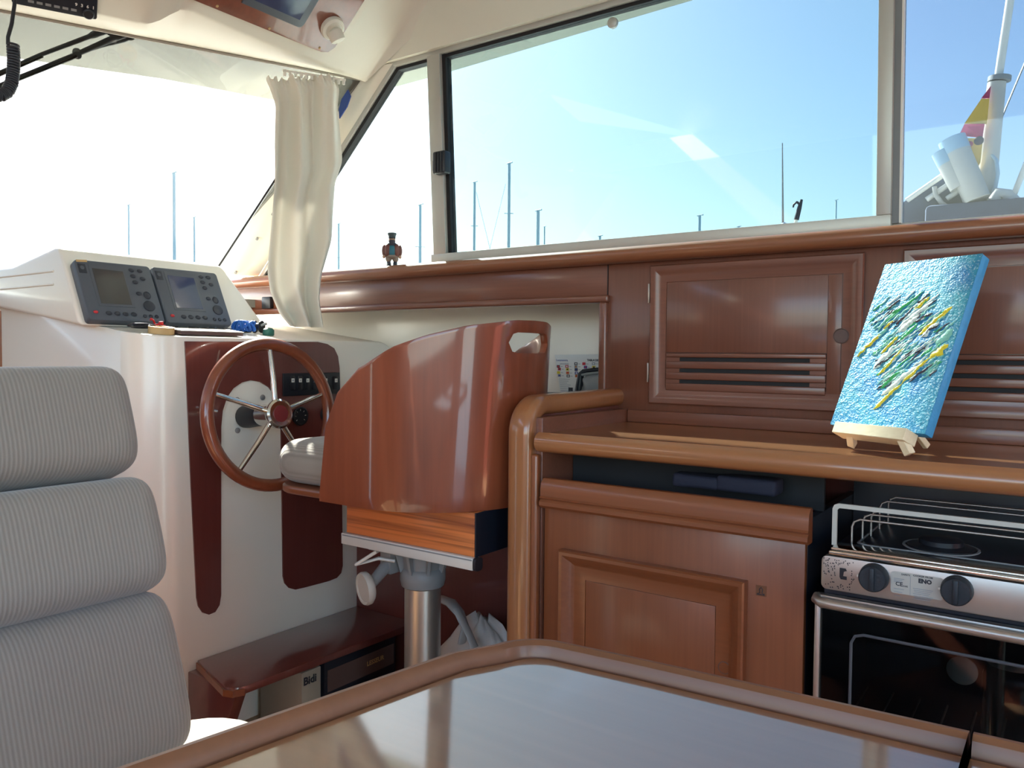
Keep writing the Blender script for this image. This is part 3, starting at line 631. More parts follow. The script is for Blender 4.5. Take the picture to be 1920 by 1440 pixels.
# inner window printed border and black mask of the oven door
wx0 = PY(1596, 1230, YK+0.01).x; wz1 = PY(1620, 1190, YK+0.01).z
box('door_mask', (ox0+0.011, YK+0.0165, 0.22), (wx0, YK+0.0175, zo-0.012), 'navyblk', od_, 0)
box('door_mask', (wx0, YK+0.0165, wz1), (kx1, YK+0.0175, zo-0.012), 'navyblk', od_, 0)
tube('window_border', [(kx1, YK+0.0072, wz1), (wx0+0.02, YK+0.0072, wz1), (wx0+0.006, YK+0.0072, wz1-0.005), (wx0, YK+0.0072, wz1-0.018), (wx0, YK+0.0072, 0.25)], 0.0028, 'doorprint', od_, 6)
# shapes behind the oven glass, built as burner cap, shelf, jar and cartons
q = PY(1800, 1268, YK+0.30)
lathe('oven_burner_cap', [(0.028, 0), (0.028, 0.005), (0.022, 0.009), (0, 0.010)], (q.x, YK+0.338, q.z), (0, -1, 0), 'lightplast', K, 20)
for k in range(9): tube('oven_shelf_wire', [(ox0+0.03+k*0.05, YK+0.03, 0.40), (ox0+0.03+k*0.05, YK+0.33, 0.40)], 0.002, 'steel', K, 6)
tube('oven_shelf_rim', [(ox0+0.022, YK+0.03, 0.40), (kx1, YK+0.03, 0.40)], 0.003, 'steel', K, 6)
q = PY(1895, 1300, YK+0.10)
j = thing('glass_jar', 'clear glass jar standing on the oven shelf', 'jar', (q.x, YK+0.10, 0.403))
lathe('jar_body', [(0.040, 0.0), (0.042, 0.004), (0.042, 0.16), (0.036, 0.175), (0.030, 0.18)], (q.x, YK+0.10, 0.403), (0, 0, 1), 'jarglass', j, 24)
lathe('jar_lid', [(0.036, 0.181), (0.036, 0.192), (0, 0.193)], (q.x, YK+0.10, 0.403), (0, 0, 1), 'lightplast', j, 24)
for k, px in enumerate((1752, 1780)):
    q = PY(px, 1345, YK+0.08)
    bxo = box('carton', (q.x-0.009, YK+0.07, 0.403), (q.x+0.009, YK+0.09, 0.403+0.045+0.004*k), 'lightplast', None, 0.002)
    tag(bxo, ('small pale carton on the oven shelf', 'taller small pale carton nearer the jar on the oven shelf')[k], 'carton', 'cartons in the oven')

# ---- wall lockers above the worktop
def locker(x0, x1, z0, z1, label, hinge_left=True):
    y = YW-0.0005
    t = thing('wall_locker', label, 'locker', ((x0+x1)/2, y, z0), 'wall lockers above the worktop')
    d = nested('door_frame', panel_frame(x0, x1, z0, z1, y, [(0, 0), (0, 0.010), (0.003, 0.013), (0.010, 0.013), (0.020, 0.010), (0.030, 0.007), (0.044, 0.0055), (0.0445, 0.003)]), 'locker', t, True, True, 20)
    ins = 0.046; wz0, wz1 = z0+0.036, z0+0.132; xr = x1-ins-0.030
    box('panel', (x0+ins, y-0.0055, wz1+0.001), (xr-0.0006, y-0.0032, z1-ins), 'lockerv', d, 0.0006)
    box('stile', (xr, y-0.0065, z0+ins-0.006), (x1-ins, y-0.0032, z1-ins), 'lockerv', d, 0.0004)
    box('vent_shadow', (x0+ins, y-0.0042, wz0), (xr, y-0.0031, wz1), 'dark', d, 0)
    sx0, sx1 = x0+ins+0.001, xr-0.001; zz = wz1-0.001
    for k in range(4):
        hh = 0.011 if k == 0 else 0.0185
        box('slat', (sx0, y-0.0100, zz-hh), (sx1, y-0.0046, zz), 'locker', d, 0.0025, 3); zz -= hh
        if k < 3:
            for sx in (sx0, sx1-0.036): box('slat_block', (sx, y-0.0062, zz-0.0095), (sx+0.036, y-0.0045, zz), 'locker', d, 0)
            zz -= 0.0095
    hx = x1-0.046; lathe('finger_hole', [(0.0175, 0.004), (0.0175, 0.0085), (0.0165, 0.0087), (0.0150, 0.0070), (0, 0.0068)], (hx, y, z0+0.172), (0, -1, 0), 'brown', d, 24)  # finger hole is a disc, its recess shade put into the brown
    for hz_ in (z0+0.055, z0+0.26): box('hinge', (x0-0.005, y-0.012, hz_), (x0-0.001, y-0.001, hz_+0.05), 'steel', d, 0.0005)
    return t
l0, l1 = PY(1219, 498, YW-0.012), PY(1621, 473, YW-0.012); l2 = PY(1211, 756, YW-0.012)
locker(l0.x, l1.x, l2.z, l0.z, 'dark wooden locker door with louvre slats, whole beside the niche opening')
m0 = PY(1690, 600, YW-0.012).x
locker(m0, m0+(l1.x-l0.x), l2.z, l0.z, 'dark wooden locker door with louvre slats behind the blue painting')

# ================================================================== HELM
XC = -2.0; YS = 1.14
def ztop(x): return 1.142 + 0.125*(XC-x)
t = thing('helm_console', 'white moulded helm console with dark red wood inlay and instrument pod', 'console', (-2.4, 1.5, 0))
bm = bmesh.new(); b_box(bm, (-3.2, YS, 0), (XC, 2.10, 1.14)); 
for v in bm.verts:
    if v.co.z > 1: v.co.z = ztop(v.co.x)
def ed(f): return lambda e: all(f(v.co) for v in e.verts)
bev(bm, 0.11, 10, 30, ed(lambda c: c.x > XC-1e-4 and c.y < YS+1e-4))
bev(bm, 0.10, 8, 30, ed(lambda c: c.y > 2.09 and c.z > 0.9))
bev(bm, 0.022, 4, 30, lambda e: all(v.co.z > 1.0 for v in e.verts) and all(v.co.x > -3.15 for v in e.verts) and any(abs(f.normal.z) > 0.8 for f in e.link_faces) and not all(abs(f.normal.z) > 0.5 for f in e.link_faces))
fin('console_body', bm, 'grp', t, True, 40)
def CX(x, y, off=0.0): p = PX(x, y, XC); return V((XC+off, p.y, p.z))
inl = [(345, 640), (347, 680), (356, 900), (367, 1120), (370, 1136), (378, 1148), (390, 1152), (402, 1147), (410, 1134), (413, 1115), (413, 800), (416, 770), (424, 745), (436, 728), (452, 717), (468, 713), (486, 716), (502, 726), (514, 742), (522, 762), (525, 785), (529, 1080), (532, 1093), (540, 1102), (552, 1105), (570, 1101), (615, 1089), (630, 1083), (638, 1074), (641, 1060), (638, 800), (635, 690), (632, 668), (625, 653), (612, 645), (594, 641)]
ip = prism('wood_inlay', [CX(x, y, 0.0008) for x, y in inl], (0.004, 0, 0), 'inlay', t)
for x, y in ((444, 750), (492, 745), (445, 807)):
    lathe('screw', [(0.0085, 0), (0.0085, 0.002), (0.006, 0.004), (0, 0.004)], CX(x, y, 0.0005), (1, 0, 0), 'greyplast', t, 12)
# rocker switch panel and gauges on the inlay
a, b = CX(527, 700), CX(633, 738)
sp = box('switch_panel', (XC+0.0049, a.y, b.z), (XC+0.012, b.y, a.z), 'black', ip, 0.002)
for i, px in enumerate((543, 557, 571, 585, 605, 624)):
    c = CX(px, 713)
    box('switch', (XC+0.012, c.y-0.009, c.z-0.030), (XC+0.016, c.y+0.009, c.z+0.014), 'black', ip, 0.002)
    box('switch_icon', (XC+0.0161, c.y-0.0055, c.z-0.006), (XC+0.0166, c.y+0.0055, c.z+0.006), 'white', ip, 0)
    box('switch_icon_mark', (XC+0.0166, c.y-0.003+0.001*(i % 2), c.z-0.003), (XC+0.0170, c.y+0.003-0.001*(i % 3), c.z+0.003), 'greyink', ip, 0)
for px, py in ((560, 780), (612, 776)):
    c = CX(px, py, 0.0049)
    gg = lathe('gauge', [(0.030, 0), (0.030, 0.006), (0.026, 0.008), (0.025, 0.004), (0, 0.004)], c, (1, 0, 0), 'black', ip, 24)
    for k in range(7):
        an = R(220-k*43); q = V((0, math.cos(an), math.sin(an)))
        tube('gauge_tick', [c+q*0.017+V((0.0045, 0, 0)), c+q*0.022+V((0.0045, 0, 0))], 0.0008, 'white', ip, 4)
# instrument pod
pp = [(-2.215, ztop(-2.215)+0.001), (-2.318, 1.372), (-2.330, 1.388), (-2.352, 1.392), (-2.62, 1.352), (-3.1, 1.356), (-3.1, ztop(-3.1)+0.001)]
YP0, YP1 = 1.085, 1.60
bm = bmesh.new(); b_prism(bm, [(x, YP0, z) for x, z in pp], (0, YP1-YP0, 0))
for v in bm.verts:
    if v.co.y > 1.5: v.co.y += 0.10*(1.39-v.co.z)/0.2
bmesh.ops.recalc_face_normals(bm, faces=bm.faces[:]); bev(bm, 0.010, 3, 40); pod = fin('instrument_pod', bm, 'grp', t, True, 40)
for z0, z1 in ((1.325, 1.307), (1.288, 1.268)):
    box('pod_rib', (-3.05, YP0-0.004, z0-0.003), (-2.36, YP0+0.01, z0+0.003), 'grp', pod, 0.0025)
# ---- two plotters on the pod face
fb = V((-2.215, 0, ztop(-2.215))); ft = V((-2.318, 0, 1.372)); fu = (ft-fb).normalized()
fn = V((0, 1, 0)).cross(fu)
def plotter(y0, label, scr):
    o = V((fb.x, y0, fb.z))+fu*0.004+fn*0.0125
    Mx = fmat(o, (0, 1, 0), fu)
    t = thing('chart_plotter', label, 'chart plotter', group='plotters on the instrument pod', mat=Mx)
    W_, H_ = 0.222, 0.190
    def P2(pts, z0, z1, name, mat, bv=0.0, par=t): return prism(name, [(x, y, z0) for x, y in pts], (0, 0, z1-z0), mat, par, bv, 2, False, 50)
    out = rring(W_, H_, 0.010, 3); out = [(x+W_/2, y+H_/2+(0.006*math.cos(x/W_*math.pi) if y > 0 else 0)) for x, y in out]
    P2(out, -0.012, 0.018, 'case', 'plotter', 0.005)
    P2([(0.036, 0.044), (0.140, 0.044), (0.140, 0.176), (0.036, 0.178)], 0.0181, 0.0192, 'bezel', 'plotter')
    P2([(0.044, 0.052), (0.132, 0.052), (0.132, 0.162), (0.044, 0.164)], 0.0193, 0.0199, 'screen', scr)
    P2([(0.006, 0.146), (0.028, 0.146), (0.028, 0.176), (0.006, 0.176)], 0.0181, 0.0196, 'badge', 'button', 0.001)
    lathe('badge_ring', [(0.006, 0.0197), (0.006, 0.0204), (0.004, 0.0204)], (0.017, 0.163, 0), (0, 0, 1), 'plotter', t, 12, False)
    def btn(x, y, rx, ry, name='button', mat='button'):
        bm = bmesh.new(); bmesh.ops.create_uvsphere(bm, u_segments=14, v_segments=7, radius=1)
        for v in bm.verts: v.co = V((x+v.co.x*rx, y+v.co.y*ry, 0.0185+max(0, v.co.z)*0.004))
        return fin(name, bm, mat, t, False, 60)
    btn(0.022, 0.024, 0.007, 0.005, 'power_button', 'red')
    for k in range(4): btn(0.058+k*0.024, 0.022, 0.009, 0.007)
    for k in range(3): btn(0.162+k*0.018, 0.018, 0.006, 0.006)
    for x, y in ((0.160, 0.170), (0.186, 0.170), (0.160, 0.150), (0.188, 0.144), (0.162, 0.130), (0.163, 0.092)): btn(x, y, 0.0085, 0.0065)
    btn(0.187, 0.088, 0.011, 0.013, 'zoom_pad'); lathe('cursor_pad', [(0.017, 0.0186), (0.017, 0.0205), (0.014, 0.0225), (0, 0.022)], (0.184, 0.052, 0), (0, 0, 1), 'button', t, 20, False)
    return t
plotter(1.098, 'slate grey chart plotter with a tan sticker at its corner and a black screen', 'screen')
plotter(1.325, 'slate grey chart plotter with a bluish screen, nearer the curtain', 'screenb')
pt = bpy.data.objects['chart_plotter']
prism('sticker', [(x, y, 0.0182) for x, y in ((0.006, 0.181), (0.036, 0.183), (0.036, 0.190), (0.006, 0.188))], (0, 0, 0.0008), 'kraft', pt, 0, 1, False)

# ---- steering wheel
wc = PX(510, 777, -1.862); ax = V((math.cos(R(-3))*math.cos(R(6)), math.sin(R(-3))*math.cos(R(6)), math.sin(R(6)))).normalized()
su = V((0, 0, 1)).cross(ax).normalized(); sv = ax.cross(su)
t = thing('steering_wheel', 'varnished wooden steering wheel with five chrome spokes and red hub disc', 'steering wheel', wc)
RM = 0.2005
tube('rim', [wc+(su*math.cos(R(a))+sv*math.sin(R(a)))*RM for a in range(0, 360, 5)], 0.0178, 'mahog', t, 16, True)
hub = wc+ax*0.028
for k in range(5):
    a = R(90+72*k-2); d = su*math.cos(a)+sv*math.sin(a)
    tube('spoke', [hub+d*0.026-ax*0.012, hub+d*0.10-ax*0.016, wc+d*(RM-0.012)], [0.0085, 0.008, 0.0068], 'chrome', t, 10)
hb = lathe('hub', [(0.030, -0.075), (0.030, -0.012), (0.038, -0.008), (0.042, 0.0), (0.042, 0.010), (0.036, 0.014), (0.030, 0.013)], hub, ax, 'chrome', t, 28)
lathe('hub_disc', [(0.0235, 0.0135), (0.0235, 0.0155), (0, 0.016)], hub, ax, 'hubred', hb, 24)
p0 = hub-ax*0.076; ln = (p0.x-XC-0.0055)/ax.x
lathe('shaft_boot', [(0.033, 0), (0.034, 0.02), (0.030, ln-0.001)], p0-ax*ln, ax, 'black', t, 20)

# ---- foot step under the console, with things stowed beneath
ZS = 0.232
t = thing('foot_step', 'dark wooden foot step fixed to the foot of the helm console', 'step', (-1.87, 1.5, 0))
s0, s1, s2, s3 = PZ(378, 1241, ZS), PZ(440, 1293, ZS), PZ(735, 1187, ZS), PZ(661, 1142, ZS)
pts = [(XC+0.001, s0.y), (s1.x-0.035, s1.y-0.005), (s1.x-0.010, s1.y+0.004), (s1.x+0.003, s1.y+0.03), (s2.x-0.01, YW-0.001), (XC+0.001, YW-0.001)]
prism('step_board', [(x, y, ZS-0.022) for x, y in pts], (0, 0, 0.022), 'inlay', t, 0.004, 2, True, 40)
prism('step_edge', [(x, y, ZS-0.024) for x, y in [(XC+0.002, s0.y-0.004), (s1.x-0.036, s1.y-0.010), (s1.x-0.008, s1.y), (s1.x+0.004, s1.y+0.028), (s1.x+0.001, s1.y+0.030), (s1.x-0.012, s1.y+0.004), (s1.x-0.036, s1.y-0.004), (XC+0.002, s0.y+0.001)]], (0, 0, 0.018), 'cherry', t)
br = PZ(470, 1298, ZS-0.022)
prism('bracket', [(XC+0.001, br.y-0.018, 0), (XC+0.13, br.y-0.018, 0), (s1.x-0.03, br.y-0.018, ZS-0.023), (XC+0.001, br.y-0.018, ZS-0.023)], (0, 0.036, 0), 'inlay', t, 0.004)
t = thing('book_box', 'cream slipcase with hand-drawn dark lettering stowed under the foot step', 'box', (-1.9, 1.5, 0))
a = PX(566, 1290, -1.78); b = PX(602, 1275, -1.78)
box('slipcase', (-1.97, a.y, 0.001), (-1.78, b.y, 0.185), 'card', t, 0.003)
text('lettering', 'Bidi', 0.032, fmat((-1.778, a.y+0.004, 0.148), (0, 1, 0), (0, 0, 1)), 'ink', t, True, 0.001)
t = thing('game_box', 'flat black box with pale lettering stowed beside the cream slipcase', 'box', (-1.9, 1.7, 0))
c0 = b.y+0.010
box('carton', (-1.97, c0, 0.001), (-1.775, YW-0.04, 0.20), 'navyblk', t, 0.003)
box('picture_band', (-1.7748, c0+0.01, 0.10), (-1.7740, YW-0.05, 0.165), 'brown', t, 0)
text('lettering', 'LESSEUR', 0.020, fmat((-1.7736, YW-0.17, 0.128), (0, 1, 0), (0, 0, 1)), 'kraft', t, True, 0.0006)

# ================================================================== HELM SEAT
cx, cy, rr = -1.342, 1.56, 0.27
t = thing('helm_chair', 'curved mahogany-backed helm chair on an aluminium pedestal', 'chair', (-1.39, 1.56, 0))
prof_top = [(0, 1.181), (14, 1.180), (20, 1.176), (39, 1.165), (57, 1.143), (73, 1.116), (91, 1.066), (98, 1.008), (102.2, 0.925), (104.4, 0.76)]
def topz(p):
    p = abs(p)
    for (a, za_), (b, zb_) in zip(prof_top, prof_top[1:]):
        if p <= b: return za_+(zb_-za_)*(p-a)/(b-a)
    return 0.76
def plan(p, rad):
    s = 1 if p > 0 else -1; q = abs(p)
    if q <= 90: return V((cx+rad*math.cos(R(p)), cy+rad*math.sin(R(p)), 0))
    return V((cx-(q-90)/100, cy+s*rad, 0))
ZB = 0.742
ps = [-104.4, -103.6, -102.2, -100, -98, -94.5, -91] + list(range(-88, -19, 4)) + [-17.5, -15, -12, -9, -6, -3]
ps = ps + [0] + [-p for p in ps[::-1]]
def lean(z): return 0.028*max(0, (z-ZB))/0.44
SLOT = (1.104, 1.152)
def shell_pts(p, z, rad):
    q = plan(p, rad); q.z = z; q.x += lean(z)*(math.cos(R(p)) if abs(p) < 90 else 0); return q
nz = 16
bm = bmesh.new()
def zrow(p):
    zt_ = topz(p); inz = abs(p) <= 17.5
    if inz:
        # keep two rows on the edges of the hand slot (rounded ends)
        f = min(1, (17.5-abs(p))/5.5); mid = (SLOT[0]+SLOT[1])/2; hh = (SLOT[1]-SLOT[0])/2*math.sqrt(max(0.0, 1-(1-f)**2))
        z0, z1 = mid-hh, mid+hh
    else: z0, z1 = zt_*0.55+ZB*0.45, zt_*0.8+ZB*0.2
    if not inz: z0 = ZB+(zt_-ZB)*0.825; z1 = ZB+(zt_-ZB)*0.93
    r = [ZB+(z0-ZB)*k/10 for k in range(11)] + [z1] + [z1+(zt_-z1)*k/3 for k in range(1, 4)]
    return r
go, gi = [], []
for p in ps:
    zs = zrow(p)
    go.append([bm.verts.new(shell_pts(p, z, rr)) for z in zs]); gi.append([bm.verts.new(shell_pts(p, z, rr-0.016)) for z in zs])
NZ = len(go[0])
def is_slot(i, k): return k == 10 and abs(ps[i]) <= 17.5 and abs(ps[i+1]) <= 17.5
for i in range(len(ps)-1):
    for k in range(NZ-1):
        if is_slot(i, k): 
            continue
        bm.faces.new((go[i][k], go[i+1][k], go[i+1][k+1], go[i][k+1])); bm.faces.new((gi[i][k], gi[i][k+1], gi[i+1][k+1], gi[i+1][k]))
    bm.faces.new((go[i][0], gi[i][0], gi[i+1][0], go[i+1][0])); bm.faces.new((go[i][-1], go[i+1][-1], gi[i+1][-1], gi[i][-1]))
    if is_slot(i, 10):
        bm.faces.new((go[i][10], go[i+1][10], gi[i+1][10], gi[i][10])); bm.faces.new((go[i][11], gi[i][11], gi[i+1][11], go[i+1][11]))
for i in (0, -1):
    for k in range(NZ-1): bm.faces.new((go[i][k], go[i][k+1], gi[i][k+1], gi[i][k]))
bmesh.ops.remove_doubles(bm, verts=bm.verts[:], dist=0.0004)
bmesh.ops.recalc_face_normals(bm, faces=bm.faces[:])
bev(bm, 0.004, 2, 50)
fin('seat_back', bm, 'mahog', t, True, 40)
# cushion and board: D-shaped, fitting inside the shell
def dpad(name, z0, z1, rad, hw, xf, mat, par, m=6, crown=0.0):
    L = []
    def plan_loop(ins, z, f=1.0):
        r_ = hw-ins; pts = [(cx+r_*math.cos(R(a)), cy+r_*math.sin(R(a))) for a in range(-90, 91, 10)]
        rc = max(0.01, 0.10-ins)
        pts += [(xf+ins+rc+rc*math.cos(R(a)), cy+r_-rc+rc*math.sin(R(a))) for a in range(90, 181, 15)]
        pts += [(xf+ins+rc+rc*math.cos(R(a)), cy-r_+rc+rc*math.sin(R(a))) for a in range(180, 271, 15)]
        mx = (xf+cx+hw)/2
        return [(mx+(x-mx)*f, cy+(y-cy)*f, z) for x, y in pts]
    for k in range(m+1): a = R(90*k/m); L.append(plan_loop(rad*(1-math.sin(a)), z0+rad-rad*math.cos(a)))
    for k in range(m+1): a = R(90*k/m); L.append(plan_loop(rad-rad*math.cos(a), z1-rad+rad*math.sin(a)))
    for f in (0.66, 0.33): L.append(plan_loop(rad, z1+crown*(1-f*f), f))
    return nested(name, L, mat, par, True, True, 60)
dpad('seat_cushion', 0.762, 0.872, 0.05, 0.245, -1.735, 'fabric', t, crown=0.02)
dpad('seat_board', 0.741, 0.7615, 0.008, 0.25, -1.715, 'cherry', t)
bx0, bx1 = -1.52, -1.103
box('seat_box', (bx0, 1.41, 0.640), (bx1, 1.71, 0.7405), 'zebra', t, 0.001)
box('seat_box_end', (bx1+0.0004, 1.411, 0.640), (bx1+0.004, 1.709, 0.7405), 'navyblk', t, 0)
for i, y in enumerate((1.400, 1.70)):
    tk = box('slide_track', (-1.53, y, 0.611), (-1.100, y+0.026, 0.6395), 'track', t, 0.002)
    box('track_groove', (-1.525, y-0.0006, 0.633), (-1.102, y+0.003, 0.636), 'greyplast', tk, 0)
    prism('track_end_cap', [(-1.0995, y+0.013+a, 0.625+b) for a, b in rring(0.027, 0.030, 0.008, 3)], (0.008, 0, 0), 'black', tk)
box('track_plate', (-1.46, 1.427, 0.600), (-1.30, 1.699, 0.611), 'greyplast', t, 0.002)
px_, py_ = -1.392, 1.56
lathe('pedestal', [(0.048, 0.012), (0.048, 0.495)], (px_, py_, 0), (0, 0, 1), 'alucol', t, 40)
lathe('pedestal_base', [(0.12, 0.0), (0.12, 0.008), (0.07, 0.018), (0.049, 0.03)], (px_, py_, 0), (0, 0, 1), 'greyplast', t, 40)
lathe('pedestal_head', [(0.049, 0.488), (0.056, 0.492), (0.060, 0.508), (0.060, 0.530), (0.052, 0.540), (0.056, 0.599)], (px_, py_, 0), (0, 0, 1), 'greyplast', t, 32)
for k in range(8):
    a = R(45*k+10); d = V((math.cos(a), math.sin(a), 0)); s = V((-d.y, d.x, 0))*0.004; c = V((px_, py_, 0))
    prism('head_rib', [c+d*0.050+V((0, 0, 0.530))+s, c+d*0.061+V((0, 0, 0.530))+s, c+d*0.080+V((0, 0, 0.599))+s, c+d*0.050+V((0, 0, 0.599))+s], -2*s, 'greyplast', t)
box('clamp_block', (px_-0.085, py_-0.075, 0.525), (px_-0.045, py_-0.02, 0.598), 'greyplast', t, 0.006)
kd = PY(690, 1102, 1.43)
kq = V((px_-0.065, py_-0.06, 0.552))
kdir = (kd-kq).normalized()
kn = tube('height_knob_stem', [kq, lerp(kq, kd, 0.55), kd], [0.017, 0.015, 0.013], 'greyplast', t, 14)
lathe('knob_disc', [(0.036, -0.006), (0.042, 0.0), (0.043, 0.010), (0.040, 0.016), (0.035, 0.015), (0.034, 0.013), (0, 0.013)], kd, V((-0.33, -0.92, -0.08)).normalized(), 'lightplast', kn, 28)
l1_, l2_, l3_ = PY(735, 1055, 1.45), PY(668, 1058, 1.40), PY(705, 1035, 1.42)
tube('slide_lever', [PY(740, 1052, 1.47), PY(710, 1047, 1.44), l2_, l3_, PY(712, 1030, 1.45)], 0.005, 'track', t, 8)

# ================================================================== DINETTE
# ---- table: two leaves with a raised rim
ZT_ = 0.835; TS = (CAM.z-ZT_)/0.400     # height read from the mirror image of the window latch in the varnish
T = thing('dinette_table', 'glossy varnished dinette table with a raised wooden rim and a hinged leaf', 'table', (-0.3, 0.5, 0))
def outline(ins):
    lx = lambda y: -0.732+0.158*(y-0.431); fy = lambda x: 0.9285+0.067*(x+0.657)
    c = V((lx(0.93), 0)); r_ = 0.085-ins
    # corner centre
    ccx, ccy = -0.657+0.085+0.012, 0.9285-0.085+0.004
    pts = [(lx(-0.10)+ins, -0.10+ins), (lx(0.80)+ins, 0.80)]
    pts += [(ccx+r_*math.cos(R(a)), ccy+r_*math.sin(R(a))) for a in range(172, 93, -8)]
    pts += [(-0.45, fy(-0.45)-ins), (-0.082, fy(-0.082)-ins), (-0.082, -0.10+ins)]
    return [(x*TS, y*TS) for x, y in pts]
LO = [(0, -0.036), (0, -0.008), (0.003, -0.001), (0.009, 0.004), (0.018, 0.005), (0.026, 0.002), (0.031, -0.005), (0.032, -0.022)]
leaf = nested('table_leaf', [[(x, y, ZT_+dz) for x, y in outline(ins)] for ins, dz in LO], 'tablerim', T, True, True, 35)
nested('leaf_field', [[(x, y, ZT_+dz) for x, y in outline(ins)] for ins, dz in ((0.040, -0.021), (0.040, -0.0078), (0.0408, -0.0065))], 'table', T, True, True, 35)
def leaf2(ins):
    fy = lambda x: 0.9285+0.067*(x+0.657)
    return [(x*TS, y*TS) for x, y in [(-0.078, -0.10+ins), (-0.078, fy(-0.078)-ins), (0.45, fy(0.45)-ins), (0.62-ins, 0.9), (0.62-ins, -0.10+ins)]]
nested('table_leaf', [[(x, y, ZT_+dz) for x, y in leaf2(ins)] for ins, dz in LO], 'tablerim', T, True, True, 35)
nested('leaf_field', [[(x, y, ZT_+dz) for x, y in leaf2(ins)] for ins, dz in ((0.040, -0.021), (0.040, -0.0078), (0.0408, -0.0065))], 'table', T, True, True, 35)
box('joint_filler', (-0.0818*TS, -0.06, ZT_-0.036), (-0.0782*TS, 0.962*TS, ZT_-0.009), 'dark', T, 0)
lathe('table_pedestal', [(0.16, 0.0), (0.16, 0.01), (0.05, 0.03), (0.045, 0.06), (0.045, ZT_-0.045), (0.09, ZT_-0.0365)], (-0.12, 0.30, 0), (0, 0, 1), 'alucol', T, 28)
# ---- settee
S = thing('settee', 'off-white ribbed settee with a backrest of three stacked rolls', 'settee', (-1.1, 0.2, 0))
YE = 0.645
def roll(name, c, rx, rz, tilt, y0, y1, flat=0.50):
    """superellipse section roll running along Y with softly rounded end"""
    rows = []; ca, sa = math.cos(tilt), math.sin(tilt)
    ys = [(y0, 1.0)] + [(y1-0.035, 1.0)] + [(y1-0.035+0.035*math.sin(R(a)), 1-0.26*(1-math.cos(R(a)))) for a in range(15, 91, 15)]
    for y, f in ys:
        r_ = []
        for k in range(40):
            a = 2*math.pi*k/40; cxx, szz = math.cos(a), math.sin(a)
            ex = math.copysign(abs(cxx)**flat, cxx)*(rx-(1-f)*0.11); ez = math.copysign(abs(szz)**flat, szz)*(rz-(1-f)*0.06)
            r_.append((c[0]+ex*ca-ez*sa, y, c[1]+ex*sa+ez*ca))
        rows.append(r_)
    bm = bmesh.new(); g = b_grid(bm, rows, True); bm.faces.new(g[0]); bm.faces.new(g[-1][::-1])
    return fin(name, bm, 'fabric', S, True, 60)
tl = R(20)
roll('backrest_roll', (-1.226, 0.982), 0.092, 0.084, tl, -0.9, YE)
roll('backrest_roll', (-1.158, 0.818), 0.098, 0.0865, tl, -0.9, YE)
roll('backrest_roll', (-1.112, 0.625), 0.104, 0.118, tl, -0.9, YE)
box('backrest_board', (-1.34, -0.9, 0.30), (-1.31, YE-0.06, 0.95), 'mahog', S, 0.006)
bm = bmesh.new(); pts = [(-1.24, -0.9), (-0.62, -0.9), (-0.62, 0.60)] + [(-0.74+0.12*math.cos(R(a)), 0.70+0.12*math.sin(R(a))) for a in range(0, 91, 15)] + [(-1.12+0.12*math.cos(R(a)), 0.72+0.12*math.sin(R(a))) for a in range(90, 181, 15)]
b_prism(bm, [(x, y, 0.36) for x, y in pts], (0, 0, 0.12)); bmesh.ops.recalc_face_normals(bm, faces=bm.faces[:]); bev(bm, 0.035, 5, 50)
fin('seat_cushion', bm, 'fabric', S, True, 60)
prism('seat_base', [(x*0.97-0.03, y*0.97, 0.0) for x, y in pts], (0, 0, 0.358), 'lockerv', S)

# ================================================================== CURTAIN
CP = V((-1.925, 1.745, 0)); CN = V((0.912, -0.41, 0)).normalized()   # hangs parallel to the header, just inside it
ls = [(498, 148), (506, 170), (514, 200), (511, 270), (511, 340), (506, 400), (502, 450), (497, 510), (503, 550), (520, 590), (540, 612)]
rs = [(632, 142), (640, 165), (636, 200), (641, 250), (645, 300), (628, 345), (623, 400), (621, 450), (602, 515), (598, 560), (606, 614)]
rows = []
NR = 44
def interp(a, t): 
    k = t*(len(a)-1); i = min(int(k), len(a)-2); f = k-i; return a[i][0]+(a[i+1][0]-a[i][0])*f, a[i][1]+(a[i+1][1]-a[i][1])*f
for i in range(NR+1):
    tt = i/NR; L0 = PPL(*interp(ls, tt), CP, CN); R0 = PPL(*interp(rs, tt), CP, CN); r_ = []
    for j in range(61):
        s = j/60; p = L0+(R0-L0)*s
        amp = 0.028*(0.45+0.55*math.sin(min(1, tt*2.2)*1.57))
        w1 = math.sin(s*17+1.5*math.sin(tt*2.4+s*3)); w2 = 0.35*math.sin(s*37+tt*3)*max(0, 1-tt*1.4)
        scoop = -0.030*math.exp(-((s-0.82-0.08*tt)**2)/0.02)*math.exp(-((tt-0.38)**2)/0.012)
        gather = 0.010*math.sin(s*95)*max(0, 1-tt*12)
        p = p+CN*(amp*(w1+w2)+scoop+gather)+V((0, 0, 0.008*math.sin(s*60)*max(0, 1-tt*20)))
        r_.append(p)
    rows.append(r_)
t = thing('curtain', 'gathered cream cloth curtain hanging beside the windscreen pillar', 'curtain', (-1.95, 1.70, 1.2))
sheet('cloth', rows, 'curtain', t, 0, True, 80, 1)
c0 = PPL(530, 132, CP, CN); c1 = PPL(648, 150, CP, CN)
rl = tube('curtain_rail', [c0, c1], 0.004, 'white', t, 8)
for k in range(12):
    q = lerp(c0, c1, 0.03+0.94*k/11)+V((0, 0, -0.006)); lathe('curtain_glider', [(0.004, -0.010), (0.005, 0), (0.003, 0.004)], q, (0, 0, 1), 'white', rl, 8)
sq = [PPL(x, y, V((0, 1.825, 0)), V((0, -1, 0))) for x, y in ((652, 168), (657, 180), (650, 200), (636, 222), (635, 205), (640, 186))]
prism('tie_back', sq, (0, 0.004, 0), 'bluestrap', t)

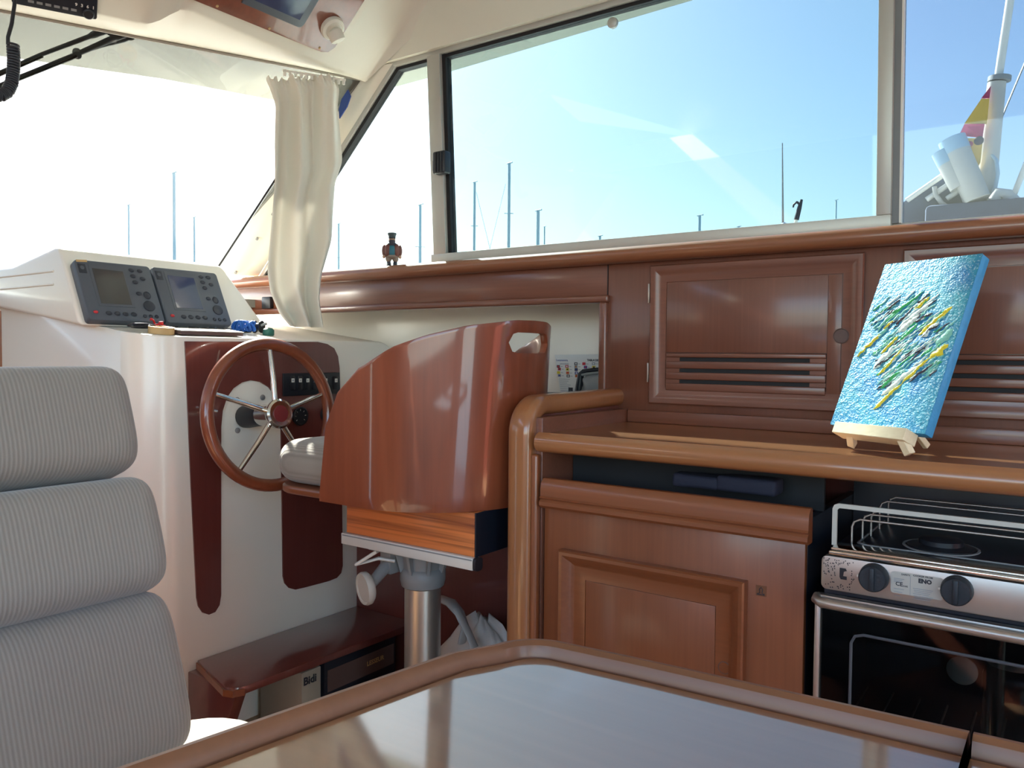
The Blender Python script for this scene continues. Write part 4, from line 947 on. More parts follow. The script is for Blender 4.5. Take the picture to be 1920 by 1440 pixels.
# ================================================================== OVERHEAD FITTINGS
up = V((1, 0, 0.87)).normalized(); ob = V((-1.905, 0, 1.989)); on = V((0, 1, 0)).cross(up)   # faces aft and down
if on.x < 0: on = -on
ob = ob+on*0.011
OP = ob + V((0, 1.4, 0)) ; 
def PO(x, y, off=0.0): return PPL(x, y, OP, on)+on*off
t = thing('overhead_panel', 'red-brown wooden overhead panel holding a dark display', 'panel', (-1.75, 1.3, 2.0))
yr = PO(612, 97).y; yl = PO(372, 0).y-0.02
lr = PO(612, 97); 
def OF(y, u_, off=0.0): return V((ob.x, y, ob.z))+up*u_+on*off
u0 = (PO(500, 54)-V((ob.x, PO(500, 54).y, ob.z))).dot(up)
yR = PO(652, 45).y
pts = [(yl-0.06, u0+0.02), (yl-0.04, u0), (yR-0.035, u0), (yR-0.012, u0+0.008), (yR, u0+0.030), (yR, u0+0.27), (yl-0.06, u0+0.27)]
prism('wood_board', [OF(y, u_) for y, u_ in pts], on*0.008, 'mahog', t, 0.002)
sR = PO(570, 35).y; sb = (PO(565, 50)-OF(PO(565, 50).y, 0)).dot(up)
prism('display', [OF(y, u_, 0.0082) for y, u_ in ((sR-0.20, sb), (sR-0.012, sb), (sR-0.004, sb+0.004), (sR, sb+0.014), (sR, sb+0.15), (sR-0.20, sb+0.15))], on*0.006, 'plotter', t, 0.002)
prism('display_glass', [OF(y, u_, 0.0143) for y, u_ in ((sR-0.19, sb+0.022), (sR-0.022, sb+0.022), (sR-0.022, sb+0.14), (sR-0.19, sb+0.14))], on*0.001, 'screenb', t)
for x, y in ((503, 50), (597, 87), (405, 8)):
    q = PO(x, y, 0.008); lathe('screw', [(0.004, 0), (0.0038, 0.001), (0, 0.0016)], q, on, 'kraft', t, 10)
q = PO(620, 48, 0.0082)
t = thing('swivel_lamp', 'round cream swivel spotlight mounted on the overhead wooden panel', 'lamp', q)
lathe('lamp_base', [(0.036, 0), (0.037, 0.004), (0.034, 0.012), (0.026, 0.016), (0.024, 0.014), (0, 0.012)], q, on, 'cream', t, 32)
hd_ = (V((0, 0.45, 0))-up*0.45+on*0.8).normalized()
lathe('lamp_head', [(0.012, 0.0), (0.020, 0.006), (0.0225, 0.018), (0.0215, 0.034), (0.017, 0.037), (0, 0.037)], q+on*0.008, hd_, 'cream', t, 28)
# ---- VHF radio with its coiled microphone cord
hx = V((-hd.x, -hd.y, 0)); aft = V((hx.y, -hx.x, 0))
if aft.x < 0: aft = -aft
ru = (aft*0.75+V((0, 0, 0.66))).normalized(); rn = hx.cross(ru)
if rn.x < 0: rn = -rn
rb = PZ(181, 28, 1.990)+rn*0.012
Mx = Matrix(((hx.x, ru.x, rn.x, rb.x), (hx.y, ru.y, rn.y, rb.y), (hx.z, ru.z, rn.z, rb.z), (0, 0, 0, 1)))
t = thing('marine_radio', 'black marine radio with pale keys and a coiled microphone cord', 'radio', mat=Mx)
prism('radio_case', [(x-0.095, y+0.045, -0.008) for x, y in rring(0.19, 0.09, 0.006, 3)], (0, 0, 0.022), 'navyblk', t, 0.002, 2, False, 50)
for k in range(6): box('key', (-0.060-0.019*k, 0.012, 0.0141), (-0.047-0.019*k, 0.019, 0.0152), 'greyplast', t, 0.0006, 1, False)
for k, ch in enumerate('1639'): text('key_lettering', ch, 0.011, Matrix.Translation((-0.012-0.013*k, 0.028, 0.0144)), 'white', t, False, 0.0004)
lathe('dial', [(0.014, 0.0141), (0.014, 0.018), (0.011, 0.021), (0, 0.021)], (-0.020, 0.013, 0), (0, 0, 1), 'black', t, 18, False)
kp = [(28, -6), (27, 10), (22, 45), (15, 70), (15, 84)]
P3 = [PX(x, y, -2.08) for x, y in kp]
cd_ = tube('microphone_cord', P3, 0.0045, 'black', t, 8)
cp_ = [(24, 84), (26, 110), (25, 135), (22, 155), (14, 172), (0, 180), (-20, 178), (-40, 165)]
C3 = [PX(x, y, -2.08) for x, y in cp_]
hel = []; turns = 34; N_ = turns*10
for i in range(N_+1):
    p = i/N_*(len(C3)-1); k = min(int(p), len(C3)-2); c = lerp(C3[k], C3[k+1], p-k); tt = (C3[k+1]-C3[k]).normalized(); s, u_ = frame_axes(tt); a = 2*math.pi*turns*i/N_
    hel.append(c+(s*math.cos(a)+u_*math.sin(a))*0.012)
tube('coiled_cord', hel, 0.0032, 'button', t, 5)
q = PZ(232, 22, 2.02)
# ---- wipers outside the windscreen
wn = (WT[1]-WT[0]).cross(WB[0]-WT[0]).normalized()
if wn.x > 0: wn = -wn
def PWS(x, y, off=0.03): return PPL(x, y, WT[0], wn)+wn*off
for lab, pts in (('grey windscreen wiper arm, the single one outside the glass', [(208, 64), (175, 76), (168, 79), (80, 112), (0, 147), (-60, 172)]), ('grey windscreen wiper with a twin arm outside the glass', [(245, 72), (215, 82), (145, 112), (30, 158), (-40, 188)])):
    P_ = [PWS(x, y) for x, y in pts]
    t = thing('windscreen_wiper', lab, 'wiper', P_[0], 'wipers outside the windscreen')
    tube('arm', P_, [0.010, 0.010, 0.007, 0.006, 0.006, 0.005][:len(P_)], 'wiper', t, 8)
    lathe('pivot', [(0.012, -0.02), (0.012, 0.012), (0, 0.014)], P_[0], wn, 'wiper', t, 12)
    if 'twin' in lab:
        tube('second_arm', [PWS(262, 74), PWS(235, 86), PWS(190, 97), PWS(145, 112)], 0.005, 'wiper', t, 8)
        bq = PWS(145, 111); lathe('arm_joint', [(0.012, -0.010), (0.012, 0.010)], bq, wn, 'wiper', t, 10)
    tube('blade', [p+wn*-0.012 for p in P_[-3:]], 0.004, 'black', t, 6)

# ================================================================== PAINTING ON ITS EASEL
obs_w, obs_h = 0.204, 0.350
kz = 0.971
sc_ = (CAM.z-kz)/(CAM.z-0.962)
PB = V((-0.413*sc_, 1.721*sc_, kz)); pyaw = -0.491; plean = 0.424
pu = V((math.cos(pyaw), math.sin(pyaw), 0)); pbk = V((-pu.y, pu.x, 0)); pv = V((0, 0, 1))*math.cos(plean)+pbk*math.sin(plean); pn = pu.cross(pv)   # pn faces the viewer
if pn.y > 0: pn = -pn
PW, PH = 0.215*sc_, 0.371*sc_
Mp = Matrix(((pu.x, pv.x, pn.x, PB.x), (pu.y, pv.y, pn.y, PB.y), (pu.z, pv.z, pn.z, PB.z), (0, 0, 0, 1)))
t = thing('canvas_painting', 'small turquoise abstract canvas with slanting green, white and yellow strokes', 'painting', mat=Mp)
box('canvas', (0, 0, -0.022), (PW, PH, -0.0005), 'canvas_side', t, 0.002, 2, False)
bm = bmesh.new()
nx_, ny_ = 70, 110
rows = [[(PW*i/nx_, PH*j/ny_, 0.0006+0.0008*noise.noise(V((i*0.9, j*0.9, 3)))+0.0006*noise.noise(V((i*0.3, j*0.3, 9)))) for i in range(nx_+1)] for j in range(ny_+1)]
g = b_grid(bm, rows)
lo = [[bm.verts.new((v.co.x, v.co.y, -0.0004)) for v in rr_] for rr_ in ([g[0][k] for k in range(nx_+1)],)]
fin('paint_ground', bm, 'paint', t, False, 80)
def PF(x, y):
    """photo pixel on the picture face -> local coordinates"""
    p = PPL(x, y, PB, pn)-PB; return p.dot(pu), p.dot(pv)
rnd = random.Random(5)
def stroke(x0, y0, x1, y1, wpx, mat, h=0.0022):
    a = V((*PF(x0, y0), 0)); b = V((*PF(x1, y1), 0)); d = (b-a); L = d.length; d.normalize(); s = V((-d.y, d.x, 0)); w_ = wpx*0.00072
    if min(a.x, b.x) < 0.006 or max(a.x, b.x) > PW-0.006: return
    rows = []; n = max(6, int(L/0.004))
    seed = rnd.random()*50
    for i in range(n+1):
        f = i/n; env = min(1, 4*f+0.25, 4*(1-f)+0.2); c = a+d*L*f+s*0.004*noise.noise(V((f*4, seed, 0))); ww = w_*env*(0.75+0.6*noise.noise(V((f*9, seed, 4))))
        rows.append([c+s*ww*k+V((0, 0, 0.0004+h*env*max(0, 1-k*k)*(1+0.5*noise.noise(V((f*14, k*3, seed)))))) for k in (-1, -0.6, -0.2, 0.2, 0.6, 1)])
    bm = bmesh.new(); b_grid(bm, rows); return fin('brush_stroke', bm, MAT[mat], t, False, 70)
def zp(x, y): return 1540+x*0.2916, 460+y*0.2916     # coordinates read on an enlarged crop
for _ in range(170):   # pale green and mint body of the motif
    u_ = rnd.random(); v_ = rnd.random()
    xx = 320+u_*430+(0.5-v_)*60; yy = 930-u_*180-v_*560+(u_*120)
    ln_ = 35+rnd.random()*95; 
    if not (300 < yy-ln_*0.45 and yy < 960): continue
    stroke(*zp(xx, yy), *zp(xx+ln_, yy-ln_*0.80), 2+rnd.random()*2.5, rnd.choice(['p_mint', 'p_green', 'p_white', 'p_white', 'p_mint', 'p_dark', 'p_mint']), 0.0018)
for x0, y0, x1, y1, w_, m_ in ((335, 1055, 520, 890, 7, 'p_yellow'), (520, 890, 700, 720, 6, 'p_yellow'), (700, 730, 815, 635, 14, 'p_yellow'), (625, 580, 845, 390, 9, 'p_yellow'), (280, 660, 385, 575, 8, 'p_yellow'),
        (365, 840, 545, 650, 5, 'p_yellow'), (385, 700, 500, 580, 6, 'p_yellow'), (600, 420, 700, 330, 6, 'p_yellow'), (395, 545, 470, 480, 5, 'p_yellow'), (230, 720, 290, 660, 4, 'p_yellow'),
        (490, 540, 720, 360, 10, 'p_white'), (335, 800, 480, 640, 11, 'p_white'), (385, 965, 640, 760, 10, 'p_white'), (640, 590, 760, 490, 9, 'p_white'), (500, 560, 640, 450, 12, 'p_white'),
        (425, 415, 510, 345, 5, 'p_dark'), (590, 500, 720, 435, 5, 'p_dark'), (640, 590, 760, 505, 4, 'p_dark'), (340, 790, 410, 735, 6, 'p_dark'), (360, 930, 480, 820, 5, 'p_dark'), (620, 380, 700, 310, 4, 'p_dark'), (480, 510, 560, 440, 5, 'p_dark'), (560, 880, 740, 750, 4, 'p_dark'), (600, 700, 690, 640, 4, 'p_dark'),
        (430, 470, 660, 295, 6, 'p_green'), (700, 700, 860, 580, 16, 'p_green'), (380, 920, 520, 800, 8, 'p_green'), (500, 620, 620, 500, 8, 'p_green'), (360, 560, 450, 440, 6, 'p_mint'), (740, 640, 850, 540, 16, 'p_mint')):
    stroke(*zp(x0, y0), *zp(x1, y1), w_, m_, 0.003)
# ---- mini easel
t = thing('mini_easel', 'small pale wooden easel holding the turquoise canvas on the worktop', 'easel', (-0.29, 1.62, Z_CT))
fl = pu; ctr = PB+pu*PW*0.5
wv = 0.142
lb = [ctr+pu*s-pv*0.010+pn*0.018 for s in (-wv/2, wv/2)]
e0, e1 = lb[0]-pv*0.009+pn*0.004, lb[1]-pv*0.009+pn*0.004
def bar(name, a, b, w_, h_, nrm, mat, par):
    a, b = V(a), V(b); d = (b-a).normalized(); s = d.cross(nrm).normalized(); n2 = s.cross(d).normalized()
    bm = bmesh.new(); b_prism(bm, [a+s*w_/2+n2*h_/2, a-s*w_/2+n2*h_/2, a-s*w_/2-n2*h_/2, a+s*w_/2-n2*h_/2], b-a); bmesh.ops.recalc_face_normals(bm, faces=bm.faces[:]); bev(bm, 0.001, 1); return fin(name, bm, mat, par)
le = PB+pu*(PW*0.5-wv/2+0.002)-pv*0.012+pn*0.008; re_ = PB+pu*(PW*0.5+wv/2+0.012)-pv*0.012+pn*0.008
bar('ledge', le, re_, 0.022, 0.034, pn, 'pine', t)
for f, foot in ((0.20, (1598, 838)), (0.90, (1706, 857))):
    a = lerp(le, re_, f)-pv*0.002; q = PZ(*foot, Z_CT+0.004); bar('leg', a+pn*0.004, V((q.x, q.y, Z_CT+0.0085)), 0.014, 0.014, pu, 'pine', t)
a = PB+pu*PW*0.5-pn*0.026
bar('upright', a-pv*0.008, a+pv*0.16, 0.012, 0.006, pn, 'pine', t)
q = PZ(1738, 842, Z_CT+0.004); bar('back_leg', a+pv*0.06-pn*0.006, V((q.x, q.y, Z_CT+0.0085)), 0.012, 0.010, pu, 'pine', t)

# ================================================================== SEA CAPTAIN FIGURINE
q = PY(735, 499, 1.895); f0 = V((q.x, 1.895, Z_SILL))
t = thing('captain_figurine', 'small painted sea captain figurine standing on the window sill', 'figurine', f0)
fr_ = -V((f0.x, f0.y, 0)).normalized(); fs = V((-fr_.y, fr_.x, 0))*-1
def ell(name, c, r3, mat, par=t, n=12):
    bm = bmesh.new(); bmesh.ops.create_uvsphere(bm, u_segments=16, v_segments=10, radius=1)
    for v in bm.verts: v.co = f0+fs*(c[0]+v.co.x*r3[0])+fr_*(c[1]+v.co.y*r3[1])+V((0, 0, c[2]+v.co.z*r3[2]))
    return fin(name, bm, mat, par, True, 60)
for s in (-1, 1):
    tube('boot', [f0+fs*0.010*s+V((0, 0, 0.0)), f0+fs*0.010*s+V((0, 0, 0.008)), f0+fs*0.011*s+V((0, 0, 0.018))], [0.008, 0.007, 0.006], 'boot', t, 10)
    ell('boot_toe', (0.010*s, 0.005, 0.004), (0.007, 0.011, 0.004), 'boot')
    ell('trouser_leg', (0.011*s, 0, 0.024), (0.010, 0.011, 0.011), 'trouser')
    ell('arm', (0.025*s, 0.0, 0.050), (0.008, 0.009, 0.020), 'coat'); ell('hand', (0.026*s, 0.003, 0.031), (0.005, 0.006, 0.006), 'skin')
    ell('coat_side', (0.014*s, 0.002, 0.050), (0.011, 0.0165, 0.024), 'coat')
ell('trouser_seat', (0, 0, 0.032), (0.023, 0.017, 0.010), 'trouser'); ell('torso', (0, 0, 0.048), (0.019, 0.019, 0.024), 'shirt'); ell('scarf', (0, 0.002, 0.071), (0.016, 0.013, 0.007), 'beard')
ell('head', (0, 0, 0.083), (0.0115, 0.011, 0.012), 'skin'); ell('beard', (0, 0.005, 0.078), (0.0105, 0.009, 0.010), 'beard'); ell('nose', (0, 0.012, 0.086), (0.0025, 0.003, 0.002), 'skin')
lathe('cap_band', [(0.0112, 0.090), (0.0118, 0.098)], f0, (0, 0, 1), 'cap', t, 20)
lathe('cap_top', [(0.0118, 0.0982), (0.0145, 0.104), (0.0140, 0.108), (0.006, 0.110), (0, 0.110)], f0, (0, 0, 1), 'cap', t, 20)
prism('cap_peak', [f0+fs*math.cos(R(a))*0.012+fr_*(0.004+math.sin(R(a))*0.013)+V((0, 0, 0.0905)) for a in range(0, 181, 20)], (0, 0, 0.0015), 'boot', t)

# ================================================================== THINGS ON THE DASH
def dz_(x): return ztop(x)+0.0008
def PD(px, py, X): p = PX(px, py, X); return V((X, p.y, dz_(X)))
q = PD(300, 600, -2.10)
pts = []
for i in range(140):
    a = i/140*2*math.pi*3.3; r_ = 0.030+0.006*math.sin(i*0.37); pts.append((q.x-0.005+r_*math.cos(a)*0.8, q.y-0.05+r_*math.sin(a), dz_(q.x-0.03)+0.007+0.010*i/140))
tag(tube('coiled_cable', pts, 0.0035, 'black', None, 6), 'black cable coiled on the dash below the plotters', 'cable')
pts = [(q.x+0.01+0.010*math.sin(i*1.1), q.y-0.040+0.0045*i+0.006*math.cos(i*1.7), dz_(q.x-0.02)+0.030-0.0013*i+0.006*math.sin(i*0.9)) for i in range(14)]
tag(tube('red_lanyard', pts, 0.0028, 'redcord', None, 6), 'red twisted lanyard tangled in the coiled cable', 'lanyard')
q = PD(302, 604, -2.06); tag(lathe('tape_roll', [(0.022, 0.0), (0.034, 0.0), (0.034, 0.019), (0.022, 0.019), (0.022, 0.0005)], (q.x, q.y, dz_(q.x)), (0.125, 0, 1), 'kraft', None, 28), 'roll of tan tape lying on the dash', 'tape')
a, b = PD(335, 622, -2.03), PD(456, 626, -2.03)
t = thing('logbook', 'flat grey-topped logbook with brown edge at the front of the dash', 'book', (-2.06, (a.y+b.y)/2, dz_(-2.06)))
for nm, z0, z1, m_, e in (('pages', 0.002, 0.012, 'brown', 0.002), ('cover', 0.0121, 0.0145, 'lightplast', 0)):
    prism(nm, [(x, y, dz_(x)+z0) for x, y in ((-2.10, a.y-0.02+e), (-2.026-e, a.y+0.005+e), (-2.026-e, b.y-e), (-2.10, b.y-e))], (0, 0, z1-z0), m_, t)
for i, (p0, p1, ph) in enumerate((((322, 606), (405, 604), 0.0), ((400, 610), (470, 612), 1.5))):
    a, b = PD(*p0, -2.16), PD(*p1, -2.15)
    pts = [lerp(a, b, k/30)+V((0.012*math.sin(k*0.9+ph), 0, 0.0045+0.003*(1+math.sin(k*0.6+ph)))) for k in range(31)]
    tag(tube('loose_cable', pts, 0.004, 'black', None, 6), ('black cable lying loose below the blue-screened plotter', 'shorter black cable running towards the blue cord')[i], 'cable')
q = PD(458, 602, -2.13)
bm = bmesh.new(); pts = []
for i in range(120):
    a = i*0.55; pts.append(V((q.x+0.022*math.sin(a*0.73)*math.cos(a*0.21), q.y+0.030*math.sin(a*0.41), dz_(q.x)+0.024+0.014*math.cos(a*0.9))))
tag(tube('blue_cord_bundle', pts, 0.0042, 'bluecord', None, 6), 'bright blue cord bundled in a tangle on the dash', 'cord')
q = PD(484, 600, -2.15); t = thing('hand_reel', 'dark hand reel standing on the dash beside the blue cord', 'reel', (q.x, q.y, dz_(q.x)))
lathe('spool', [(0.020, -0.014), (0.020, -0.011), (0.012, -0.010), (0.012, 0.010), (0.020, 0.011), (0.020, 0.014)], (q.x, q.y, dz_(q.x)+0.0215), (1, 0.4, 0), 'black', t, 20)
tube('handle', [(q.x+0.015, q.y, dz_(q.x)+0.026), (q.x+0.03, q.y+0.01, dz_(q.x)+0.032)], 0.004, 'greyplast', t, 8)
q = PD(503, 606, -2.10); tag(lathe('green_cap', [(0.016, 0.0), (0.018, 0.003), (0.017, 0.018), (0.010, 0.024), (0, 0.0245)], (q.x, q.y, dz_(q.x)), (0.125, 0, 1), 'green', None, 20), 'dark green screw cap on the dash next to the curtain', 'cap')
# small black socket on the wood band behind the pod
q = PY(507, 568, YW); tag(box('wall_socket', (q.x-0.03, YW-0.018, q.z-0.022), (q.x+0.02, YW-0.001, q.z+0.022), 'black', None, 0.004), 'black socket on the wooden band half hidden by the curtain', 'socket')

# ================================================================== NICHE CONTENTS
YN = 2.13
def PN(x, y, Y=YN): p = PY(x, y, Y); return p
t = thing('signal_flag_chart', 'white chart of signal flags headed TABLA DE on the niche wall', 'chart', PN(1090, 710))
n0, n1, n2, n3 = PN(1040, 665), PN(1145, 664), PN(1142, 760), PN(1054, 760)
prism('sheet', [n3, n2, n1, n0], (0, 0.002, 0), 'paper', t)
Mt = lambda p: fmat((p.x, YN-0.0006, p.z), (1, 0, 0), (0, 0, 1))
text('heading', 'TABLA DE', 0.0088, Mt(PN(1101, 677)), 'ink', t, True, 0.0003)
text('logo_lettering', 'La Última Vela' if False else 'Lucanavera', 0.0095, Mt(PN(1043, 677)), 'blueprint', t)
text('subheading', 'BANDERAS', 0.0065, Mt(PN(1050, 683.5)), 'greyink', t)
cols = ['blueprint', 'redprint', 'ink', 'yellow', 'orange', 'greyink']
fl_ = [(1047, 687, 'ink', 'redprint'), (1049, 692, 'redprint', 'ink'), (1047.5, 698.5, 'yellow', 'yellow'), (1049, 704, 'greyink', 'blueprint'), (1063, 687, 'redprint', 'paper'), (1064, 692.5, 'yellow', 'ink'), (1064.5, 699, 'orange', 'redprint'), (1065.5, 705, 'ink', 'paper'),
       (1080, 682, 'ink', 'paper'), (1080, 687.5, 'greyink', 'orange'), (1080.5, 693, 'ink', 'blueprint'), (1081, 699.5, 'blueprint', 'paper'), (1081.5, 705, 'orange', 'redprint'), (1095, 682, 'redprint', 'redprint'), (1098, 688.5, 'blueprint', 'redprint'), (1113, 682, 'greyink', 'paper'), (1113.5, 688.5, 'yellow', 'ink'), (1128, 683, 'ink', 'paper'), (1129, 688, 'ink', 'ink')]
for x, y, m1, m2 in fl_:
    p = PN(x, y); box('flag_print', (p.x-0.0055, YN-0.0008, p.z-0.0042), (p.x+0.0055, YN-0.0002, p.z+0.0042), m1, t, 0)
    box('flag_print', (p.x-0.0025, YN-0.0010, p.z-0.002), (p.x+0.003, YN-0.0008, p.z+0.002), m2, t, 0)
    box('caption_line', (p.x+0.008, YN-0.0008, p.z-0.001), (p.x+0.016, YN-0.0002, p.z+0.0005), 'greyink', t, 0)
for k in range(9):
    p = PN(1048+k*0.6, 711+k*3.6); box('caption_line', (p.x, YN-0.0008, p.z), (p.x+0.040-0.006*(k % 3), YN-0.0002, p.z+0.0014), 'greyink', t, 0)
p = PN(1070, 732); box('caption_block', (p.x-0.008, YN-0.0008, p.z-0.009), (p.x+0.008, YN-0.0002, p.z+0.009), 'ink', t, 0)
ZN = 0.931
# dark frame-handled bag with grey pouch, small speaker box, white clip
t = thing('carry_bag', 'black rimmed bag with a crumpled grey pouch standing in the niche', 'bag', (PN(1115, 740, 2.05).x, 2.05, ZN))
bpts = [PN(x, y, 2.06) for x, y in ((1085, 746), (1087, 720), (1089, 702), (1094, 697), (1112, 694), (1134, 693))]
bz = ZN+0.013
b0 = PN(1083, 744, 2.06)
tube('rim', [V((b0.x-0.012, 2.06, bz)), V((b0.x+0.0, 2.06, bz+0.02))]+bpts[1:], [0.013, 0.013, 0.012, 0.010, 0.008, 0.007, 0.007], 'black', t, 10)
tube('inner_rim', [PN(x, y, 2.05) for x, y in ((1091, 703), (1100, 701), (1120, 699), (1136, 697))], 0.004, 'greyplast', t, 8)
tube('foot_bar', [V((b0.x-0.02, 2.06, bz)), V((b0.x+0.13, 2.06, bz))], 0.011, 'black', t, 10)
bm = bmesh.new(); bmesh.ops.create_icosphere(bm, subdivisions=4, radius=1); pc_ = PN(1120, 727, 2.07)
for v in bm.verts:
    nn = noise.noise(v.co*2.5)*0.25+noise.noise(v.co*6)*0.08; v.co = V((pc_.x+v.co.x*0.052*(1+nn), 2.07+v.co.y*0.03, max(ZN+0.025, pc_.z+v.co.z*0.052*(1+nn))))
fin('pouch', bm, 'greyplast', t, True, 70)
a, b = PN(1020, 742, 2.08), PN(1048, 742, 2.08)
t = thing('small_speaker', 'low dark grey box lying in the niche under the flag chart', 'box', (a.x, 2.08, ZN))
box('case', (a.x-0.02, 2.05, ZN+0.0005), (b.x-0.004, 2.11, PN(1030, 737, 2.05).z), 'plotter', t, 0.003); box('end_cap', (b.x-0.0035, 2.05, ZN+0.0005), (b.x+0.002, 2.11, PN(1030, 737, 2.05).z), 'black', t, 0.001)
p = PN(1062, 745, 2.07); tag(prism('white_bracket', [(p.x+x, 2.06, ZN+0.001+z) for x, z in ((-0.012, 0), (0.006, 0), (0.010, 0.02), (0.024, 0.026), (0.024, 0.032), (0.0, 0.030), (-0.014, 0.034), (-0.016, 0.026))], (0, 0.02, 0), 'white', None, 0.002), 'small white clip standing between the dark box and the bag', 'clip')

# ================================================================== PLASTIC BAG BY THE PEDESTAL
bc = V((-1.40, 1.80, 0))
rows = []
for k in range(15):
    f = k/14; z = 0.002+0.34*f; r_ = (0.155*(1-f)**0.55+0.02)
    rows.append([(bc.x+0.02*f+1.25*r_*math.cos(a)*(1+0.22*noise.noise(V((math.cos(a)*2, math.sin(a)*2, f*4)))), bc.y+0.42*r_*math.sin(a)*(1+0.25*noise.noise(V((math.cos(a)*3, math.sin(a)*3, f*5+7)))), z+0.03*noise.noise(V((math.cos(a)*2, math.sin(a)*2, 2)))*(f+0.2) if k else 0.002) for a in [2*math.pi*j/48 for j in range(48)]])
t = thing('plastic_bag', 'crumpled white plastic carrier bag on the floor behind the chair pedestal', 'bag', bc)
bm = bmesh.new(); g = b_grid(bm, rows, True); bm.faces.new(g[0]); bm.faces.new(g[-1][::-1]); fin('bag_body', bm, 'bag', t, True, 80)
hpts = [PY(*p, 1.72) for p in ((800, 1135), (826, 1122), (845, 1130), (862, 1150), (872, 1175), (866, 1205))]
tube('bag_handle', hpts, [0.014, 0.020, 0.022, 0.020, 0.016, 0.018], 'bag', t, 10, False, True, 0.4)
hpts = [PY(*p, 1.71) for p in ((855, 1140), (868, 1165), (880, 1190), (890, 1215))]
tube('bag_handle', hpts, [0.012, 0.014, 0.014, 0.016], 'bag', t, 10, False, True, 0.4)

# ================================================================== HARBOUR OUTSIDE
def sailboat(px, pytop, dist, wpx, label, stays=(), spread=None, lean=0.0):
    d = ray(px, pytop); top = CAM + d*(dist/d.length); r_ = max(0.03, wpx*dist/FPX/2)
    bx, by = top.x, top.y
    t = thing('sailboat', label, 'sailboat', (bx, by, -1.2), 'sailing boats moored in the harbour')
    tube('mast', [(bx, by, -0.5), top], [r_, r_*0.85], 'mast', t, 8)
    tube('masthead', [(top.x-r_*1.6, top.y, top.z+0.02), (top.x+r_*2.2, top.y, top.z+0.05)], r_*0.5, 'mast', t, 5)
    ln = 8.0; sd = V((ray(px, pytop).x, ray(px, pytop).y, 0)).normalized(); hd2 = V((-sd.y, sd.x, 0))
    rows = []
    for k in range(9):
        f = k/8*2-1; w_ = 1.5*(1-abs(f)**2.5)+0.02; c = V((bx, by, 0))+sd*(f*ln/2)
        rows.append([c+hd2*w_+V((0, 0, -0.25)), c+hd2*w_*0.6+V((0, 0, -1.15)), c-hd2*w_*0.6+V((0, 0, -1.15)), c-hd2*w_+V((0, 0, -0.25))])
    bm = bmesh.new(); b_grid(bm, rows, True); fin('hull', bm, 'hull', t, True, 50)
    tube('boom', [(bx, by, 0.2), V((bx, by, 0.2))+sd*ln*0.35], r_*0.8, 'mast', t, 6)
    for (x1, y1, x2, y2) in stays:
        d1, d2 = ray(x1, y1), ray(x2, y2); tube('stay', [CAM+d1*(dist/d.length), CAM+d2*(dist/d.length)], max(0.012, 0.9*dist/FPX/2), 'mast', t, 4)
    for f in (0.55, 0.78):
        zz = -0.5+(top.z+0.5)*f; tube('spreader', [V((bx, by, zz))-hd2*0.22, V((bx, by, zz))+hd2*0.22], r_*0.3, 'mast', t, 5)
    return t
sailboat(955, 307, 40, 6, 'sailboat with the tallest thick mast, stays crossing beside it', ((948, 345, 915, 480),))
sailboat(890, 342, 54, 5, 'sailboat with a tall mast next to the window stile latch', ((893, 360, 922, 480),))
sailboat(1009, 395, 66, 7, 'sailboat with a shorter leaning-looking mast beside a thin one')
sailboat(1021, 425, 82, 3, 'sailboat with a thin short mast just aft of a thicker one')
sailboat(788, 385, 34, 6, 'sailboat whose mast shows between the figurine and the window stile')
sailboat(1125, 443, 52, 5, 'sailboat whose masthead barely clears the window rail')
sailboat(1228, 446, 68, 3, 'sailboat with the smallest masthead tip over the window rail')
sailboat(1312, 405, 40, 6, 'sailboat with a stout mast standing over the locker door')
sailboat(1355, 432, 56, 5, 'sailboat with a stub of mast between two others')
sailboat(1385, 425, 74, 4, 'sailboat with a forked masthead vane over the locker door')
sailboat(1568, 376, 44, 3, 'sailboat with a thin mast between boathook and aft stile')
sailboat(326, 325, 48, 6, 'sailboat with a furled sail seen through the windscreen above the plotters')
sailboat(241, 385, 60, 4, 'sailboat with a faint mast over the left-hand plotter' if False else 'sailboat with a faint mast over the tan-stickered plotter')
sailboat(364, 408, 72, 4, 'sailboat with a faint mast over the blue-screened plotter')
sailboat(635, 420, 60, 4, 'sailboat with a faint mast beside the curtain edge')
# ---- motor boat moored alongside
t = thing('moored_motorboat', 'white motor boat moored alongside with a navy canvas cover', 'boat', (-1.0, 4.4, -1.2))
rows = []
for k in range(13):
    f = k/12; x = -6.5+9.5*f; w_ = 1.5*min(1, (0.03+f*3)**0.6); z1 = 0.75-0.15*f
    rows.append([(x, 4.6-w_, z1), (x, 4.6-w_*0.8, -1.15), (x, 4.6+w_*0.8, -1.15), (x, 4.6+w_, z1)])
bm = bmesh.new(); g = b_grid(bm, rows, True); bm.faces.new(g[0]); bm.faces.new(g[-1][::-1]); fin('hull', bm, 'hull', t, True, 50)
YA = 4.0
def PA(x, y, Y=YA): return PY(x, y, Y)
